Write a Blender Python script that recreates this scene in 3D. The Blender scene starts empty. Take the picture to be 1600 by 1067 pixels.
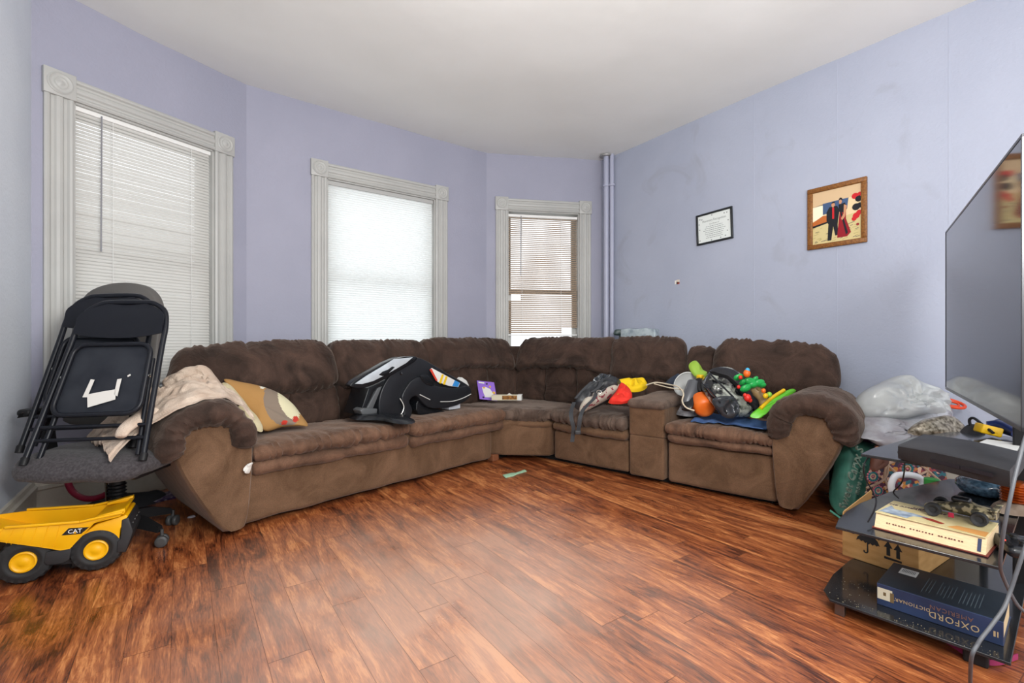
import bpy, bmesh, math, random
from mathutils import Vector, Matrix, noise
PI = math.pi
random.seed(7)
S = bpy.context.scene
COL = S.collection
# ---------------------------------------------------------------- camera, world, light, exposure
CAMZ = 1.02
YAW = math.radians(34.6)
cam = bpy.data.objects.new('camera', bpy.data.cameras.new('camera'))
COL.objects.link(cam)
cam.location = (0, 0, CAMZ)
cam.rotation_euler = (PI/2, 0, -YAW)
cam.data.sensor_width = 36.0
cam.data.lens = 36.0*751/1600
cam.data.clip_start = 0.02
S.camera = cam
S.view_settings.view_transform = 'Standard'
S.view_settings.look = 'None'
S.view_settings.gamma = 1
S.view_settings.use_curve_mapping = False
S.view_settings.exposure = -0.15
w = bpy.data.worlds.new('World'); S.world = w; w.use_nodes = True
bg = w.node_tree.nodes['Background']
bg.inputs[0].default_value = (0.93, 0.965, 1.0, 1)
bg.inputs[1].default_value = 1.9

def area(name, loc, target, sx, sy, power, col=(1, 1, 1)):
    l = bpy.data.lights.new(name, 'AREA'); l.shape = 'RECTANGLE'; l.size = sx; l.size_y = sy
    l.energy = power; l.color = col
    o = bpy.data.objects.new(name, l); COL.objects.link(o); o.location = loc
    o.rotation_euler = (Vector(target)-Vector(loc)).to_track_quat('-Z', 'Y').to_euler()
    return o
# added fill lights, out of view: behind the camera, at the ceiling, overhead
area('rear_fill', (0.9, -1.9, 1.6), (1.9, 3.5, 1.5), 2.6, 2.2, 34, (.97, 0.985, 1.0))
area('ceiling_fill', (0.7, -0.5, 1.75), (1.7, 2.6, 3.08), 0.8, 0.8, 112, (1.0, 0.99, 0.965))  # extra fill aimed upwards, added to brighten the ceiling
lp = bpy.data.lights.new('overhead_fill', 'POINT'); lp.energy = 52; lp.shadow_soft_size = .22; lp.color = (1, .97, .93)  # unseen point fill, added to lift the ceiling and the room
lo_ = bpy.data.objects.new('overhead_fill', lp); COL.objects.link(lo_); lo_.location = (1.15, .75, 2.45)

# ---------------------------------------------------------------- picture -> place helpers
FPX = 751.0
Fd = Vector((math.sin(YAW), math.cos(YAW), 0)); Rd = Vector((math.cos(YAW), -math.sin(YAW), 0))
def at(px, py, d):
    return Fd*d + Rd*((px-800)/FPX*d) + Vector((0, 0, CAMZ+(533-py)*d/FPX))
def atz(px, py, z):
    return at(px, py, FPX*(z-CAMZ)/(533-py))
SB = math.radians(14.3)
SM = Matrix.Rotation(SB, 4, 'Z')          # sofa frame (s,t,z) -> room
def st(s, t, z=0): return SM @ Vector((s, t, z))
def ont(px, py, t):
    r = SM.inverted() @ at(px, 533, 1); d = t/r.y
    return at(px, py, d)
def ons(px, py, s):
    r = SM.inverted() @ at(px, 533, 1); d = s/r.x
    return at(px, py, d)

# ---------------------------------------------------------------- materials
def rgb(h):
    h = h.lstrip('#'); c = [int(h[i:i+2], 16)/255 for i in (0, 2, 4)]
    return tuple((x/12.92 if x <= .04045 else ((x+.055)/1.055)**2.4) for x in c)
_m = {}
def mat(name, col, rough=.5, metal=0, var=None, vs=6, bump=0, bs=40, sheen=0, trans=0, alpha=1, coat=0, ior=1.45, transl=0, stretch=(1, 1, 1), detail=4, spec=.5, lo=.35, hi=.65):
    if name in _m: return _m[name]
    if isinstance(col, str): col = rgb(col)
    m = bpy.data.materials.new(name); m.use_nodes = True
    nt = m.node_tree; b = nt.nodes['Principled BSDF']
    b.inputs['Base Color'].default_value = (*col, 1)
    b.inputs['Roughness'].default_value = rough; b.inputs['Metallic'].default_value = metal
    b.inputs['IOR'].default_value = ior
    b.inputs['Specular IOR Level'].default_value = spec
    if sheen: b.inputs['Sheen Weight'].default_value = sheen; b.inputs['Sheen Roughness'].default_value = .5
    if trans: b.inputs['Transmission Weight'].default_value = trans
    if alpha < 1: b.inputs['Alpha'].default_value = alpha
    if coat: b.inputs['Coat Weight'].default_value = coat
    tc = nt.nodes.new('ShaderNodeTexCoord'); mp = nt.nodes.new('ShaderNodeMapping')
    mp.inputs['Scale'].default_value = stretch
    nt.links.new(tc.outputs['Object'], mp.inputs[0])
    if var is not None:
        if isinstance(var, str): var = rgb(var)
        n = nt.nodes.new('ShaderNodeTexNoise'); n.inputs['Scale'].default_value = vs; n.inputs['Detail'].default_value = detail
        nt.links.new(mp.outputs[0], n.inputs['Vector'])
        r = nt.nodes.new('ShaderNodeValToRGB'); r.color_ramp.elements[0].position = lo; r.color_ramp.elements[1].position = hi
        r.color_ramp.elements[0].color = (*col, 1); r.color_ramp.elements[1].color = (*var, 1)
        nt.links.new(n.outputs[0], r.inputs[0]); nt.links.new(r.outputs[0], b.inputs['Base Color'])
    if bump:
        n2 = nt.nodes.new('ShaderNodeTexNoise'); n2.inputs['Scale'].default_value = bs; n2.inputs['Detail'].default_value = 5
        nt.links.new(mp.outputs[0], n2.inputs['Vector'])
        bp = nt.nodes.new('ShaderNodeBump'); bp.inputs['Strength'].default_value = bump; bp.inputs['Distance'].default_value = .01
        nt.links.new(n2.outputs[0], bp.inputs['Height']); nt.links.new(bp.outputs[0], b.inputs['Normal'])
    if transl:
        t = nt.nodes.new('ShaderNodeBsdfTranslucent'); t.inputs[0].default_value = (*col, 1)
        mx = nt.nodes.new('ShaderNodeMixShader'); mx.inputs[0].default_value = transl
        nt.links.new(b.outputs[0], mx.inputs[1]); nt.links.new(t.outputs[0], mx.inputs[2])
        nt.links.new(mx.outputs[0], nt.nodes['Material Output'].inputs[0])
    _m[name] = m
    return m

def floor_mat():
    m = bpy.data.materials.new('laminate'); m.use_nodes = True; nt = m.node_tree; N = nt.nodes.new; L = nt.links.new
    b = nt.nodes['Principled BSDF']
    tc = N('ShaderNodeTexCoord'); sx = N('ShaderNodeSeparateXYZ'); L(tc.outputs['Object'], sx.inputs[0])
    def math_(op, a, b_=None, c=None):
        n = N('ShaderNodeMath'); n.operation = op
        for i, v in enumerate((a, b_, c)):
            if v is None: continue
            if isinstance(v, (int, float)): n.inputs[i].default_value = v
            else: L(v, n.inputs[i])
        return n.outputs[0]
    PW, PL = .127, 1.2
    px_ = math_('DIVIDE', sx.outputs[0], PW); row = math_('FLOOR', px_); fx = math_('FRACT', px_)
    wn = N('ShaderNodeTexWhiteNoise'); wn.noise_dimensions = '1D'; L(row, wn.inputs['W'])
    yy = math_('ADD', math_('DIVIDE', sx.outputs[1], PL), wn.outputs[0]); cell = math_('FLOOR', yy); fy = math_('FRACT', yy)
    cb = N('ShaderNodeCombineXYZ'); L(row, cb.inputs[0]); L(cell, cb.inputs[1])
    wn2 = N('ShaderNodeTexWhiteNoise'); L(cb.outputs[0], wn2.inputs['Vector'])
    # grain coordinates: stretched along Y, shifted per plank
    mp = N('ShaderNodeMapping'); mp.inputs['Scale'].default_value = (6.2, 1.0, 1); L(tc.outputs['Object'], mp.inputs[0])
    sc = N('ShaderNodeVectorMath'); sc.operation = 'SCALE'; sc.inputs['Scale'].default_value = 9; L(wn2.outputs['Color'], sc.inputs[0])
    ad = N('ShaderNodeVectorMath'); L(mp.outputs[0], ad.inputs[0]); L(sc.outputs[0], ad.inputs[1])
    n1 = N('ShaderNodeTexNoise'); n1.inputs['Scale'].default_value = 1.5; n1.inputs['Detail'].default_value = 9; n1.inputs['Roughness'].default_value = .68; n1.inputs['Distortion'].default_value = 1.9
    L(ad.outputs[0], n1.inputs['Vector'])
    mp2 = N('ShaderNodeMapping'); mp2.inputs['Scale'].default_value = (110, 9, 1); L(tc.outputs['Object'], mp2.inputs[0])
    ad2 = N('ShaderNodeVectorMath'); L(mp2.outputs[0], ad2.inputs[0]); L(sc.outputs[0], ad2.inputs[1])
    n2 = N('ShaderNodeTexNoise'); n2.inputs['Scale'].default_value = 1.6; n2.inputs['Detail'].default_value = 5; n2.inputs['Distortion'].default_value = 1.0
    L(ad2.outputs[0], n2.inputs['Vector'])
    mixv = math_('ADD', math_('MULTIPLY', n1.outputs[0], .68), math_('MULTIPLY', n2.outputs[0], .32))
    mixv = math_('ADD', mixv, math_('MULTIPLY', math_('SUBTRACT', wn2.outputs[0], .5), .09))
    r = N('ShaderNodeValToRGB'); e = r.color_ramp.elements
    e[0].position = .38; e[0].color = (*FL[0], 1); e[1].position = .61; e[1].color = (*FL[3], 1)
    a = e.new(.46); a.color = (*FL[1], 1); a = e.new(.54); a.color = (*FL[2], 1)
    L(mixv, r.inputs[0])
    # window glare painted into the colour as a pale patch, with some real scuffing
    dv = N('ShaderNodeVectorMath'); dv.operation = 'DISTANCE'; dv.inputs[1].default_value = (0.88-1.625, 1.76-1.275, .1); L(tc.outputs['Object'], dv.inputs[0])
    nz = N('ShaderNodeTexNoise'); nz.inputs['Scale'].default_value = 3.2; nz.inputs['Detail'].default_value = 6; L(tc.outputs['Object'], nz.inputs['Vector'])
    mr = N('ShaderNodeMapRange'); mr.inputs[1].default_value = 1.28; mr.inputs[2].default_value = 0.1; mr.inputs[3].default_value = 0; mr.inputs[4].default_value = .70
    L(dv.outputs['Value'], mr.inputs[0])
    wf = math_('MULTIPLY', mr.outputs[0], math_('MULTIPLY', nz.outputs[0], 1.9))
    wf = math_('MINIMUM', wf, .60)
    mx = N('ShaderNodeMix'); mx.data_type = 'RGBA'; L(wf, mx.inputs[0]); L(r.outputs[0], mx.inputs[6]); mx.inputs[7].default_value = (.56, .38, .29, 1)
    # seams
    ex = math_('MINIMUM', fx, math_('SUBTRACT', 1, fx)); ey = math_('MINIMUM', fy, math_('SUBTRACT', 1, fy))
    gx = math_('LESS_THAN', ex, .007); gy = math_('LESS_THAN', ey, .0012); g = math_('MAXIMUM', gx, gy)
    mx2 = N('ShaderNodeMix'); mx2.data_type = 'RGBA'; L(math_('MULTIPLY', g, .6), mx2.inputs[0]); L(mx.outputs[2], mx2.inputs[6]); mx2.inputs[7].default_value = (.03, .010, .005, 1)
    L(mx2.outputs[2], b.inputs['Base Color'])
    ro = N('ShaderNodeMapRange'); ro.inputs[1].default_value = .3; ro.inputs[2].default_value = .7; ro.inputs[3].default_value = .24; ro.inputs[4].default_value = .38
    L(nz.outputs[0], ro.inputs[0]); L(ro.outputs[0], b.inputs['Roughness'])
    bp = N('ShaderNodeBump'); bp.inputs['Strength'].default_value = .12; bp.inputs['Distance'].default_value = .004
    L(mixv, bp.inputs['Height']); L(bp.outputs[0], b.inputs['Normal'])
    b.inputs['Specular IOR Level'].default_value = .8
    return m
FL = [(.050, .012, .005), (.205, .052, .016), (.37, .112, .034), (.60, .235, .080)]

def wall_mat(name, c1, c2, seam=False):
    m = mat(name, c1, .62, var=c2, vs=1.6, bump=.22, bs=55, detail=6)
    if seam:   # greasy scuffs on the long wall
        nt = m.node_tree; b = nt.nodes['Principled BSDF']; src = b.inputs['Base Color'].links[0].from_socket
        tc = nt.nodes.new('ShaderNodeTexCoord'); n = nt.nodes.new('ShaderNodeTexNoise'); n.inputs['Scale'].default_value = 2.2; n.inputs['Detail'].default_value = 8; n.inputs['Distortion'].default_value = 1.2
        nt.links.new(tc.outputs['Object'], n.inputs['Vector']); mr = nt.nodes.new('ShaderNodeMapRange'); mr.inputs[1].default_value = .60; mr.inputs[2].default_value = .74; mr.inputs[3].default_value = 0; mr.inputs[4].default_value = .42
        nt.links.new(n.outputs[0], mr.inputs[0]); mx = nt.nodes.new('ShaderNodeMix'); mx.data_type = 'RGBA'; nt.links.new(mr.outputs[0], mx.inputs[0]); nt.links.new(src, mx.inputs[6]); mx.inputs[7].default_value = (.27, .275, .31, 1); nt.links.new(mx.outputs[2], b.inputs['Base Color'])
    return m

# ---------------------------------------------------------------- objects
def tag(o, label=None, cat=None, group=None, kind=None):
    if label: o['label'] = label
    if cat: o['category'] = cat
    if group: o['group'] = group
    if kind: o['kind'] = kind
    return o
ROOTM = {}
def thing(name, label, cat, loc=(0, 0, 0), rotz=0, group=None):
    o = bpy.data.objects.new(name, None); COL.objects.link(o)
    o.empty_display_size = .05
    o.location = loc; o.rotation_euler = (0, 0, rotz)
    ROOTM[o.name] = Matrix.Translation(Vector(loc)) @ Matrix.Rotation(rotz, 4, 'Z')
    return tag(o, label, cat, group)
def obj(name, bm, mats, parent=None, smooth=True, label=None):
    """bm is in room coordinates; links ONE mesh object."""
    if not isinstance(mats, (list, tuple)): mats = [mats]
    if parent is not None:
        M = ROOTM[parent.name]
        bm.transform(M.inverted())
    else:
        xs = [v.co for v in bm.verts]
        c = Vector(((min(v.x for v in xs)+max(v.x for v in xs))/2, (min(v.y for v in xs)+max(v.y for v in xs))/2, min(v.z for v in xs)))
        M = Matrix.Translation(c); bm.transform(M.inverted())
    me = bpy.data.meshes.new(name)
    for f in bm.faces: f.smooth = smooth
    bm.normal_update()
    if smooth:
        for e in bm.edges:
            if len(e.link_faces) == 2 and e.calc_face_angle(0) > 0.9: e.smooth = False
    bm.to_mesh(me); bm.free()
    for m in mats: me.materials.append(m)
    o = bpy.data.objects.new(name, me); COL.objects.link(o)
    if parent is not None:
        o.parent = parent
        ROOTM[o.name] = M            # children of parts keep identity transforms
    else:
        o.location = M.to_translation(); ROOTM[o.name] = M
    if label: o['label'] = label
    return o
def nb(): return bmesh.new()
def setmi(bm, n0, mi):
    for i, f in enumerate(bm.faces):
        if i >= n0: f.material_index = mi
def box(bm, lo, hi, bev=0, M=None, mi=0):
    n0 = len(bm.faces)
    lo = Vector(lo); hi = Vector(hi)
    tb = bmesh.new(); bmesh.ops.create_cube(tb, size=1)
    for v in tb.verts: v.co = Vector((lo.x+(v.co.x+.5)*(hi.x-lo.x), lo.y+(v.co.y+.5)*(hi.y-lo.y), lo.z+(v.co.z+.5)*(hi.z-lo.z)))
    if bev: bmesh.ops.bevel(tb, geom=tb.edges[:], offset=bev, segments=2, affect='EDGES', profile=.5)
    if M: tb.transform(M)
    merge(bm, tb, mi)
def merge(bm, tb, mi=0):
    vm = {}
    for v in tb.verts: vm[v] = bm.verts.new(v.co)
    for f in tb.faces:
        try:
            nf = bm.faces.new([vm[v] for v in f.verts]); nf.material_index = mi if mi is not None else f.material_index
        except ValueError: pass
    tb.free()
def tube(bm, pts, r, n=8, closed=False, mi=0, flat=None):
    pts = [Vector(p) for p in pts]; rings = []
    N_ = len(pts); up = Vector((0, 0, 1)); prev = None
    for i, p in enumerate(pts):
        if closed: d = pts[(i+1) % N_]-pts[i-1]
        else: d = pts[min(i+1, N_-1)]-pts[max(i-1, 0)]
        d.normalize()
        if prev is None: a = d.cross(up); a = a if a.length > .1 else d.cross(Vector((1, 0, 0)))
        else: a = prev-d*prev.dot(d)
        a.normalize(); b = d.cross(a); prev = a
        rr = r[i] if isinstance(r, (list, tuple)) else r
        fl = flat or 1
        rings.append([bm.verts.new(p+a*math.cos(2*PI*k/n)*rr+b*math.sin(2*PI*k/n)*rr*fl) for k in range(n)])
    for i in range(N_ if closed else N_-1):
        A, B_ = rings[i], rings[(i+1) % N_]
        for k in range(n):
            f = bm.faces.new((A[k], A[(k+1) % n], B_[(k+1) % n], B_[k])); f.material_index = mi
    if not closed:
        f = bm.faces.new(rings[0][::-1]); f.material_index = mi
        f = bm.faces.new(rings[-1]); f.material_index = mi
def ribbon(bm, pts, side, wd, th=.002, mi=0):
    side = Vector(side).normalized(); pts = [Vector(p) for p in pts]; R_ = []
    for i, p in enumerate(pts):
        d = (pts[min(i+1, len(pts)-1)]-pts[max(i-1, 0)]).normalized(); n = d.cross(side).normalized()*th/2
        s = side*wd/2
        R_.append([bm.verts.new(p+s+n), bm.verts.new(p-s+n), bm.verts.new(p-s-n), bm.verts.new(p+s-n)])
    for i in range(len(R_)-1):
        for k in range(4):
            f = bm.faces.new((R_[i][k], R_[i][(k+1) % 4], R_[i+1][(k+1) % 4], R_[i+1][k])); f.material_index = mi
    bm.faces.new(R_[0][::-1]); bm.faces.new(R_[-1])
def spline(pts, n=6, closed=False):
    pts = [Vector(p) for p in pts]; out = []; N_ = len(pts)
    for i in range(N_ if closed else N_-1):
        g = (lambda k: pts[k % N_]) if closed else (lambda k: pts[max(0, min(N_-1, k))])
        p0, p1, p2, p3 = g(i-1), g(i), g(i+1), g(i+2)
        for k in range(n):
            t = k/n
            out.append(.5*((2*p1)+(p2-p0)*t+(2*p0-5*p1+4*p2-p3)*t*t+(3*p1-p0-3*p2+p3)*t**3))
    if not closed: out.append(pts[-1])
    return out
def lathe(bm, prof, n=32, M=None, mi=0, arc=2*PI):
    rings = []
    for r, z in prof:
        rings.append([(Vector((r*math.cos(arc*k/n), r*math.sin(arc*k/n), z))) for k in range(n)])
    if M: rings = [[M @ v for v in q] for q in rings]
    rings = [[bm.verts.new(v) for v in q] for q in rings]
    for i in range(len(rings)-1):
        for k in range(n):
            f = bm.faces.new((rings[i][k], rings[i][(k+1) % n], rings[i+1][(k+1) % n], rings[i+1][k])); f.material_index = mi
    for q, pr in ((rings[0][::-1], prof[0]), (rings[-1], prof[-1])):
        if pr[0] > 1e-5: f = bm.faces.new(q); f.material_index = mi
def prism(bm, poly, y0, y1, M=None, mi=0, bev=0):
    """poly in (x,z), extruded from y0 (front) to y1"""
    tb = bmesh.new()
    a = [tb.verts.new((x, y0, z)) for x, z in poly]; b = [tb.verts.new((x, y1, z)) for x, z in poly]
    tb.faces.new(a); tb.faces.new(b[::-1]); n = len(poly)
    for i in range(n): tb.faces.new((a[i], b[i], b[(i+1) % n], a[(i+1) % n]))
    bmesh.ops.recalc_face_normals(tb, faces=tb.faces[:])
    if bev: bmesh.ops.bevel(tb, geom=tb.edges[:], offset=bev, segments=2, affect='EDGES', profile=.5, clamp_overlap=True)
    if M: tb.transform(M)
    merge(bm, tb, mi)
def slab(bm, poly, P, Y, bev=.004, mi=0):
    """poly: list of room points roughly in a plane; extruded by room vector Y"""
    tb = bmesh.new(); Y = Vector(Y)
    a = [tb.verts.new(Vector(p)) for p in poly]; b = [tb.verts.new(Vector(p)+Y) for p in poly]; n = len(poly)
    tb.faces.new(a); tb.faces.new(b[::-1])
    for i in range(n): tb.faces.new((a[i], b[i], b[(i+1) % n], a[(i+1) % n]))
    bmesh.ops.recalc_face_normals(tb, faces=tb.faces[:])
    if bev: bmesh.ops.bevel(tb, geom=tb.edges[:], offset=bev, segments=3, affect='EDGES', profile=.5, clamp_overlap=True)
    bmesh.ops.triangulate(tb, faces=[f for f in tb.faces if len(f.verts) > 4])
    merge(bm, tb, mi)
def rbox(size, r, seg=(12, 8, 6), k=4):
    """rounded box as dict of surface verts; returns list of unit-ish points and faces"""
    h = [s/2 for s in size]; ax = []
    for i in range(3):
        rr = min(r, h[i]*.98)
        c = []
        for j in range(k): c.append(-h[i]+rr*(1-math.cos(PI/2*j/k)) if 0 else -h[i]+rr*(j/k))
        m = seg[i]
        for j in range(m+1): c.append(-(h[i]-rr)+2*(h[i]-rr)*j/m)
        for j in range(1, k+1): c.append(h[i]-rr+rr*(j/k))
        ax.append(c)
    idx = {}; vs = []; fs = []
    nx, ny, nz = [len(c)-1 for c in ax]
    def vid(i, j, l):
        key = (i, j, l)
        if key not in idx:
            p = Vector((ax[0][i], ax[1][j], ax[2][l])); q = Vector([max(-(h[a]-min(r, h[a]*.98)), min(h[a]-min(r, h[a]*.98), p[a])) for a in range(3)])
            d = p-q; rv = Vector([min(r, h[a]*.98) for a in range(3)])
            u = Vector([d[a]/rv[a] for a in range(3)]); mxa = max(abs(u.x), abs(u.y), abs(u.z))
            if mxa > 1e-9:
                u2 = Vector([math.tan(u[a]*PI/4) for a in range(3)]) if 1 else u
                L_ = u2.length; u2 = u2/L_ if L_ > 1e-9 else u2
                p = q+Vector([u2[a]*rv[a] for a in range(3)]); nrm = u2
            else: nrm = Vector((0, 0, 1))
            idx[key] = len(vs); vs.append((p, nrm))
        return idx[key]
    for j in range(ny):
        for l in range(nz):
            fs.append((vid(0, j, l), vid(0, j, l+1), vid(0, j+1, l+1), vid(0, j+1, l))); fs.append((vid(nx, j, l), vid(nx, j+1, l), vid(nx, j+1, l+1), vid(nx, j, l+1)))
    for i in range(nx):
        for l in range(nz):
            fs.append((vid(i, 0, l), vid(i+1, 0, l), vid(i+1, 0, l+1), vid(i, 0, l+1))); fs.append((vid(i, ny, l), vid(i, ny, l+1), vid(i+1, ny, l+1), vid(i+1, ny, l)))
        for j in range(ny):
            fs.append((vid(i, j, 0), vid(i, j+1, 0), vid(i+1, j+1, 0), vid(i+1, j, 0))); fs.append((vid(i, j, nz), vid(i+1, j, nz), vid(i+1, j+1, nz), vid(i, j+1, nz)))
    return vs, fs
def soft(bm, size, r, fn, seg=(12, 8, 6), puff=(0, 0, 0), rib=None, lump=0, seed=0, mi=0, k=4):
    """fn maps point in box coords (-h..h) -> room.  rib=(amp,freq,axis,face) puckers"""
    vs, fs = rbox(size, r, seg, k); h = [s/2 for s in size]; out = []
    for p, n in vs:
        u = [p[a]/h[a] for a in range(3)]; q = p.copy()
        for a in range(3):
            b_, c_ = [x for x in range(3) if x != a]
            q[a] += puff[a]*u[a]*max(0, 1-u[b_]**2)**.7*max(0, 1-u[c_]**2)**.7
        if lump:
            q += n*lump*noise.noise(Vector(p)*6+Vector((seed, seed*1.7, 0)))
        if rib:
            amp, fr, ax_, fx_ = rib
            wv = noise.noise(Vector((p[ax_]*fr+1.2*noise.noise(p*7+Vector((seed, 0, 0))), seed*3.1, p[fx_]*3)))
            wv = 1-abs(wv)*3.2
            e = abs(u[fx_])**2.2
            e2 = 1
            for a in range(3):
                if a != ax_ and a != fx_: e2 = max(.25, 1)
            q += n*amp*(wv-.5)*e*e2
        out.append(bm.verts.new(fn(q)))
    for f in fs:
        try: nf = bm.faces.new([out[i] for i in f]); nf.material_index = mi
        except ValueError: pass
def hexa(bm, P, r, **kw):
    """P: 8 corners: bottom fl, fr, br, bl then top, in room coords"""
    P = [Vector(p) for p in P]
    sx = ((P[1]-P[0]).length+(P[5]-P[4]).length)/2; sy = ((P[3]-P[0]).length+(P[2]-P[1]).length+(P[7]-P[4]).length+(P[6]-P[5]).length)/4; sz = ((P[4]-P[0]).length+(P[6]-P[2]).length)/2
    def fn(p):
        x, y, z = p.x/sx+.5, p.y/sy+.5, p.z/sz+.5
        b = (P[0]*(1-x)+P[1]*x)*(1-y)+(P[3]*(1-x)+P[2]*x)*y
        t = (P[4]*(1-x)+P[5]*x)*(1-y)+(P[7]*(1-x)+P[6]*x)*y
        return b*(1-z)+t*z
    soft(bm, (sx, sy, sz), r, fn, **kw)
def inflate(bm, poly, th, Nn, rings=7, back=.25, lump=0, ridge=0, seed=0, mi=0, sm=3, fsc=12, paint=None):
    """poly: closed outline (room points); puffed to thickness th along Nn (towards viewer), back*th behind"""
    pts = spline(poly, sm, True) if sm > 1 else [Vector(p) for p in poly]
    Nn = Vector(Nn).normalized(); c = sum(pts, Vector())/len(pts)
    rim = [bm.verts.new(p) for p in pts]; n = len(pts)
    for sgn, T in ((1, th), (-1, th*back)):
        prev = rim
        for k in range(1, rings+1):
            s = 1-k/rings; hgt = T*math.sqrt(max(0, 1-s**3.0))
            if k == rings:
                v = bm.verts.new(c+Nn*sgn*(T+ (lump*noise.noise(c*fsc+Vector((seed, 0, 0))))))
                for i in range(n):
                    f = bm.faces.new((prev[i], prev[(i+1) % n], v) if sgn > 0 else (prev[(i+1) % n], prev[i], v)); f.material_index = mi
                break
            cur = []
            for p in pts:
                q = c+(p-c)*s
                l = lump*noise.noise(q*fsc+Vector((seed, seed, 0)))*(1-s**4)*2
                if ridge:
                    w3 = q*fsc*.9+Vector((0, 0, seed)); w3 += Vector((noise.noise(w3), noise.noise(w3+Vector((7, 0, 0))), noise.noise(w3+Vector((0, 9, 0)))))*.9
                    l += ridge*((1-abs(noise.noise(w3))*3)*.6+(1-abs(noise.noise(w3*2.3))*3)*.35)*(1-s**6)
                cur.append(bm.verts.new(q+Nn*sgn*(hgt+l*(1 if sgn > 0 else .3))))
            for i in range(n):
                q4 = (prev[i], prev[(i+1) % n], cur[(i+1) % n], cur[i]); f = bm.faces.new(q4 if sgn > 0 else q4[::-1]); f.material_index = mi
            prev = cur
    if paint:
        for f in bm.faces:
            f.material_index = paint(f.calc_center_median())
def text(bm, s, size, M, depth=.0008, mi=0, font=None, sx=1.0, spacing=1.0, shear=0):
    cu = bpy.data.curves.new('t', 'FONT'); cu.body = s; cu.size = size; cu.extrude = depth; cu.align_x = 'CENTER'; cu.align_y = 'CENTER'
    cu.space_character = spacing; cu.shear = shear; cu.resolution_u = 2
    o = bpy.data.objects.new('t', cu); COL.objects.link(o)
    dg = bpy.context.evaluated_depsgraph_get(); me = bpy.data.meshes.new_from_object(o.evaluated_get(dg))
    tb = bmesh.new(); tb.from_mesh(me); tb.transform(M @ Matrix.Diagonal((sx, 1, 1, 1)))
    merge(bm, tb, mi)
    bpy.data.objects.remove(o); bpy.data.curves.remove(cu); bpy.data.meshes.remove(me)
def frame(o, x, y):
    """matrix whose local x->x, y->y (room vectors), z->cross"""
    x = Vector(x).normalized(); z = x.cross(Vector(y)).normalized(); y = z.cross(x)
    M = Matrix((x, y, z)).transposed().to_4x4(); M.translation = Vector(o); return M
def grid(bm, nu, nv, fn, mi=0, th=0, nrm=None):
    V_ = [[bm.verts.new(fn(i/nu, j/nv)) for j in range(nv+1)] for i in range(nu+1)]
    for i in range(nu):
        for j in range(nv):
            f = bm.faces.new((V_[i][j], V_[i+1][j], V_[i+1][j+1], V_[i][j+1])); f.material_index = mi
def solidify(bm, th):
    bm.normal_update()
    bmesh.ops.solidify(bm, geom=bm.faces[:], thickness=th)
# ---------------------------------------------------------------- room shell
CH = 3.08
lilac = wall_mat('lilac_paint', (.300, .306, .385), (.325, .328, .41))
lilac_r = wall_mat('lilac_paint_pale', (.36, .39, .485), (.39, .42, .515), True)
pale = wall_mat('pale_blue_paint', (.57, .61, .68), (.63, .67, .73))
ceilm = mat('ceiling_paint', (.79, .80, .775), .85, var=(.82, .83, .81), vs=1.3, bump=.25, bs=7)
white = mat('white_gloss_paint', (.40, .40, .385), .42, var=(.44, .44, .42), vs=3, bump=.05, bs=60)
whitep = mat('white_plastic', (.80, .80, .78), .4)
basem = mat('old_trim_paint', (.46, .42, .35), .5, var=(.55, .51, .44), vs=8, bump=.1)
Epos = Vector((-.696, 3.794, 0)); Cpos = Vector((.438, 4.397, 0)); Bpos = Vector((2.749, 4.474, 0)); Apos = Vector((3.95, 3.93, 0))
def wframe(a, b):
    u = (b-a).normalized(); n = Vector((-u.y, u.x, 0)); M = Matrix((u, n, Vector((0, 0, 1)))).transposed().to_4x4(); M.translation = a
    return M, (b-a).length
def struct(name, bm, m, smooth=False):
    o = obj(name, bm, m, None, smooth); o['kind'] = 'structure'; return o
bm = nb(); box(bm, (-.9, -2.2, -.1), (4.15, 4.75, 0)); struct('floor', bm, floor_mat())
FLO = bpy.data.objects['floor']; 
bm = nb()
outl = [Vector((-.86, -.2, 0)), Epos+Vector((-.16, .1, 0)), Cpos+Vector((-.05, .16, 0)), Bpos+Vector((.05, .16, 0)), Apos+Vector((.16, .1, 0)), Vector((4.11, -.2, 0))]
nu, nv = 40, 40
def cfn(u, v):
    x, y = -.86+u*4.97, -1.2+v*6.0
    return Vector((x, y, CH+.012*noise.noise(Vector((x*1.1, y*1.1, 0)))+.006*noise.noise(Vector((x*3, y*3, 4)))))
grid(bm, nu, nv, cfn); r_ = bmesh.ops.extrude_face_region(bm, geom=bm.faces[:])
for v in [g for g in r_['geom'] if isinstance(g, bmesh.types.BMVert)]: v.co.z = CH+.15
bmesh.ops.recalc_face_normals(bm, faces=bm.faces[:])
struct('ceiling', bm, ceilm, True)

def wall(name, a, b, m, hole=None, th=.16):
    M, L_ = wframe(a, b); bm = nb()
    if hole:
        x0, x1, z0, z1 = hole
        box(bm, (0, 0, 0), (x0, th, CH+.02), M=M); box(bm, (x1, 0, 0), (L_, th, CH+.02), M=M)
        box(bm, (x0, 0, 0), (x1, th, z0), M=M); box(bm, (x0, 0, z1), (x1, th, CH+.02), M=M)
    else: box(bm, (0, 0, 0), (L_, th, CH+.02), M=M)
    struct(name, bm, m); return M, L_
W1, L1 = wall('wall_bay_left', Epos, Cpos, lilac, (.186, 1.025, .72, 2.465))
W2, L2 = wall('wall_bay_middle', Cpos, Bpos, lilac, (.625, 1.69, .72, 2.465))
W3, L3 = wall('wall_bay_right', Bpos, Apos, lilac, (.232, 1.055, .72, 2.465))
WR, LR = wall('wall_right', Apos, Vector((3.95, -1.2, 0)), lilac_r)
WL, LL = wall('wall_left', Vector((-.696, -1.2, 0)), Epos, pale)
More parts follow.
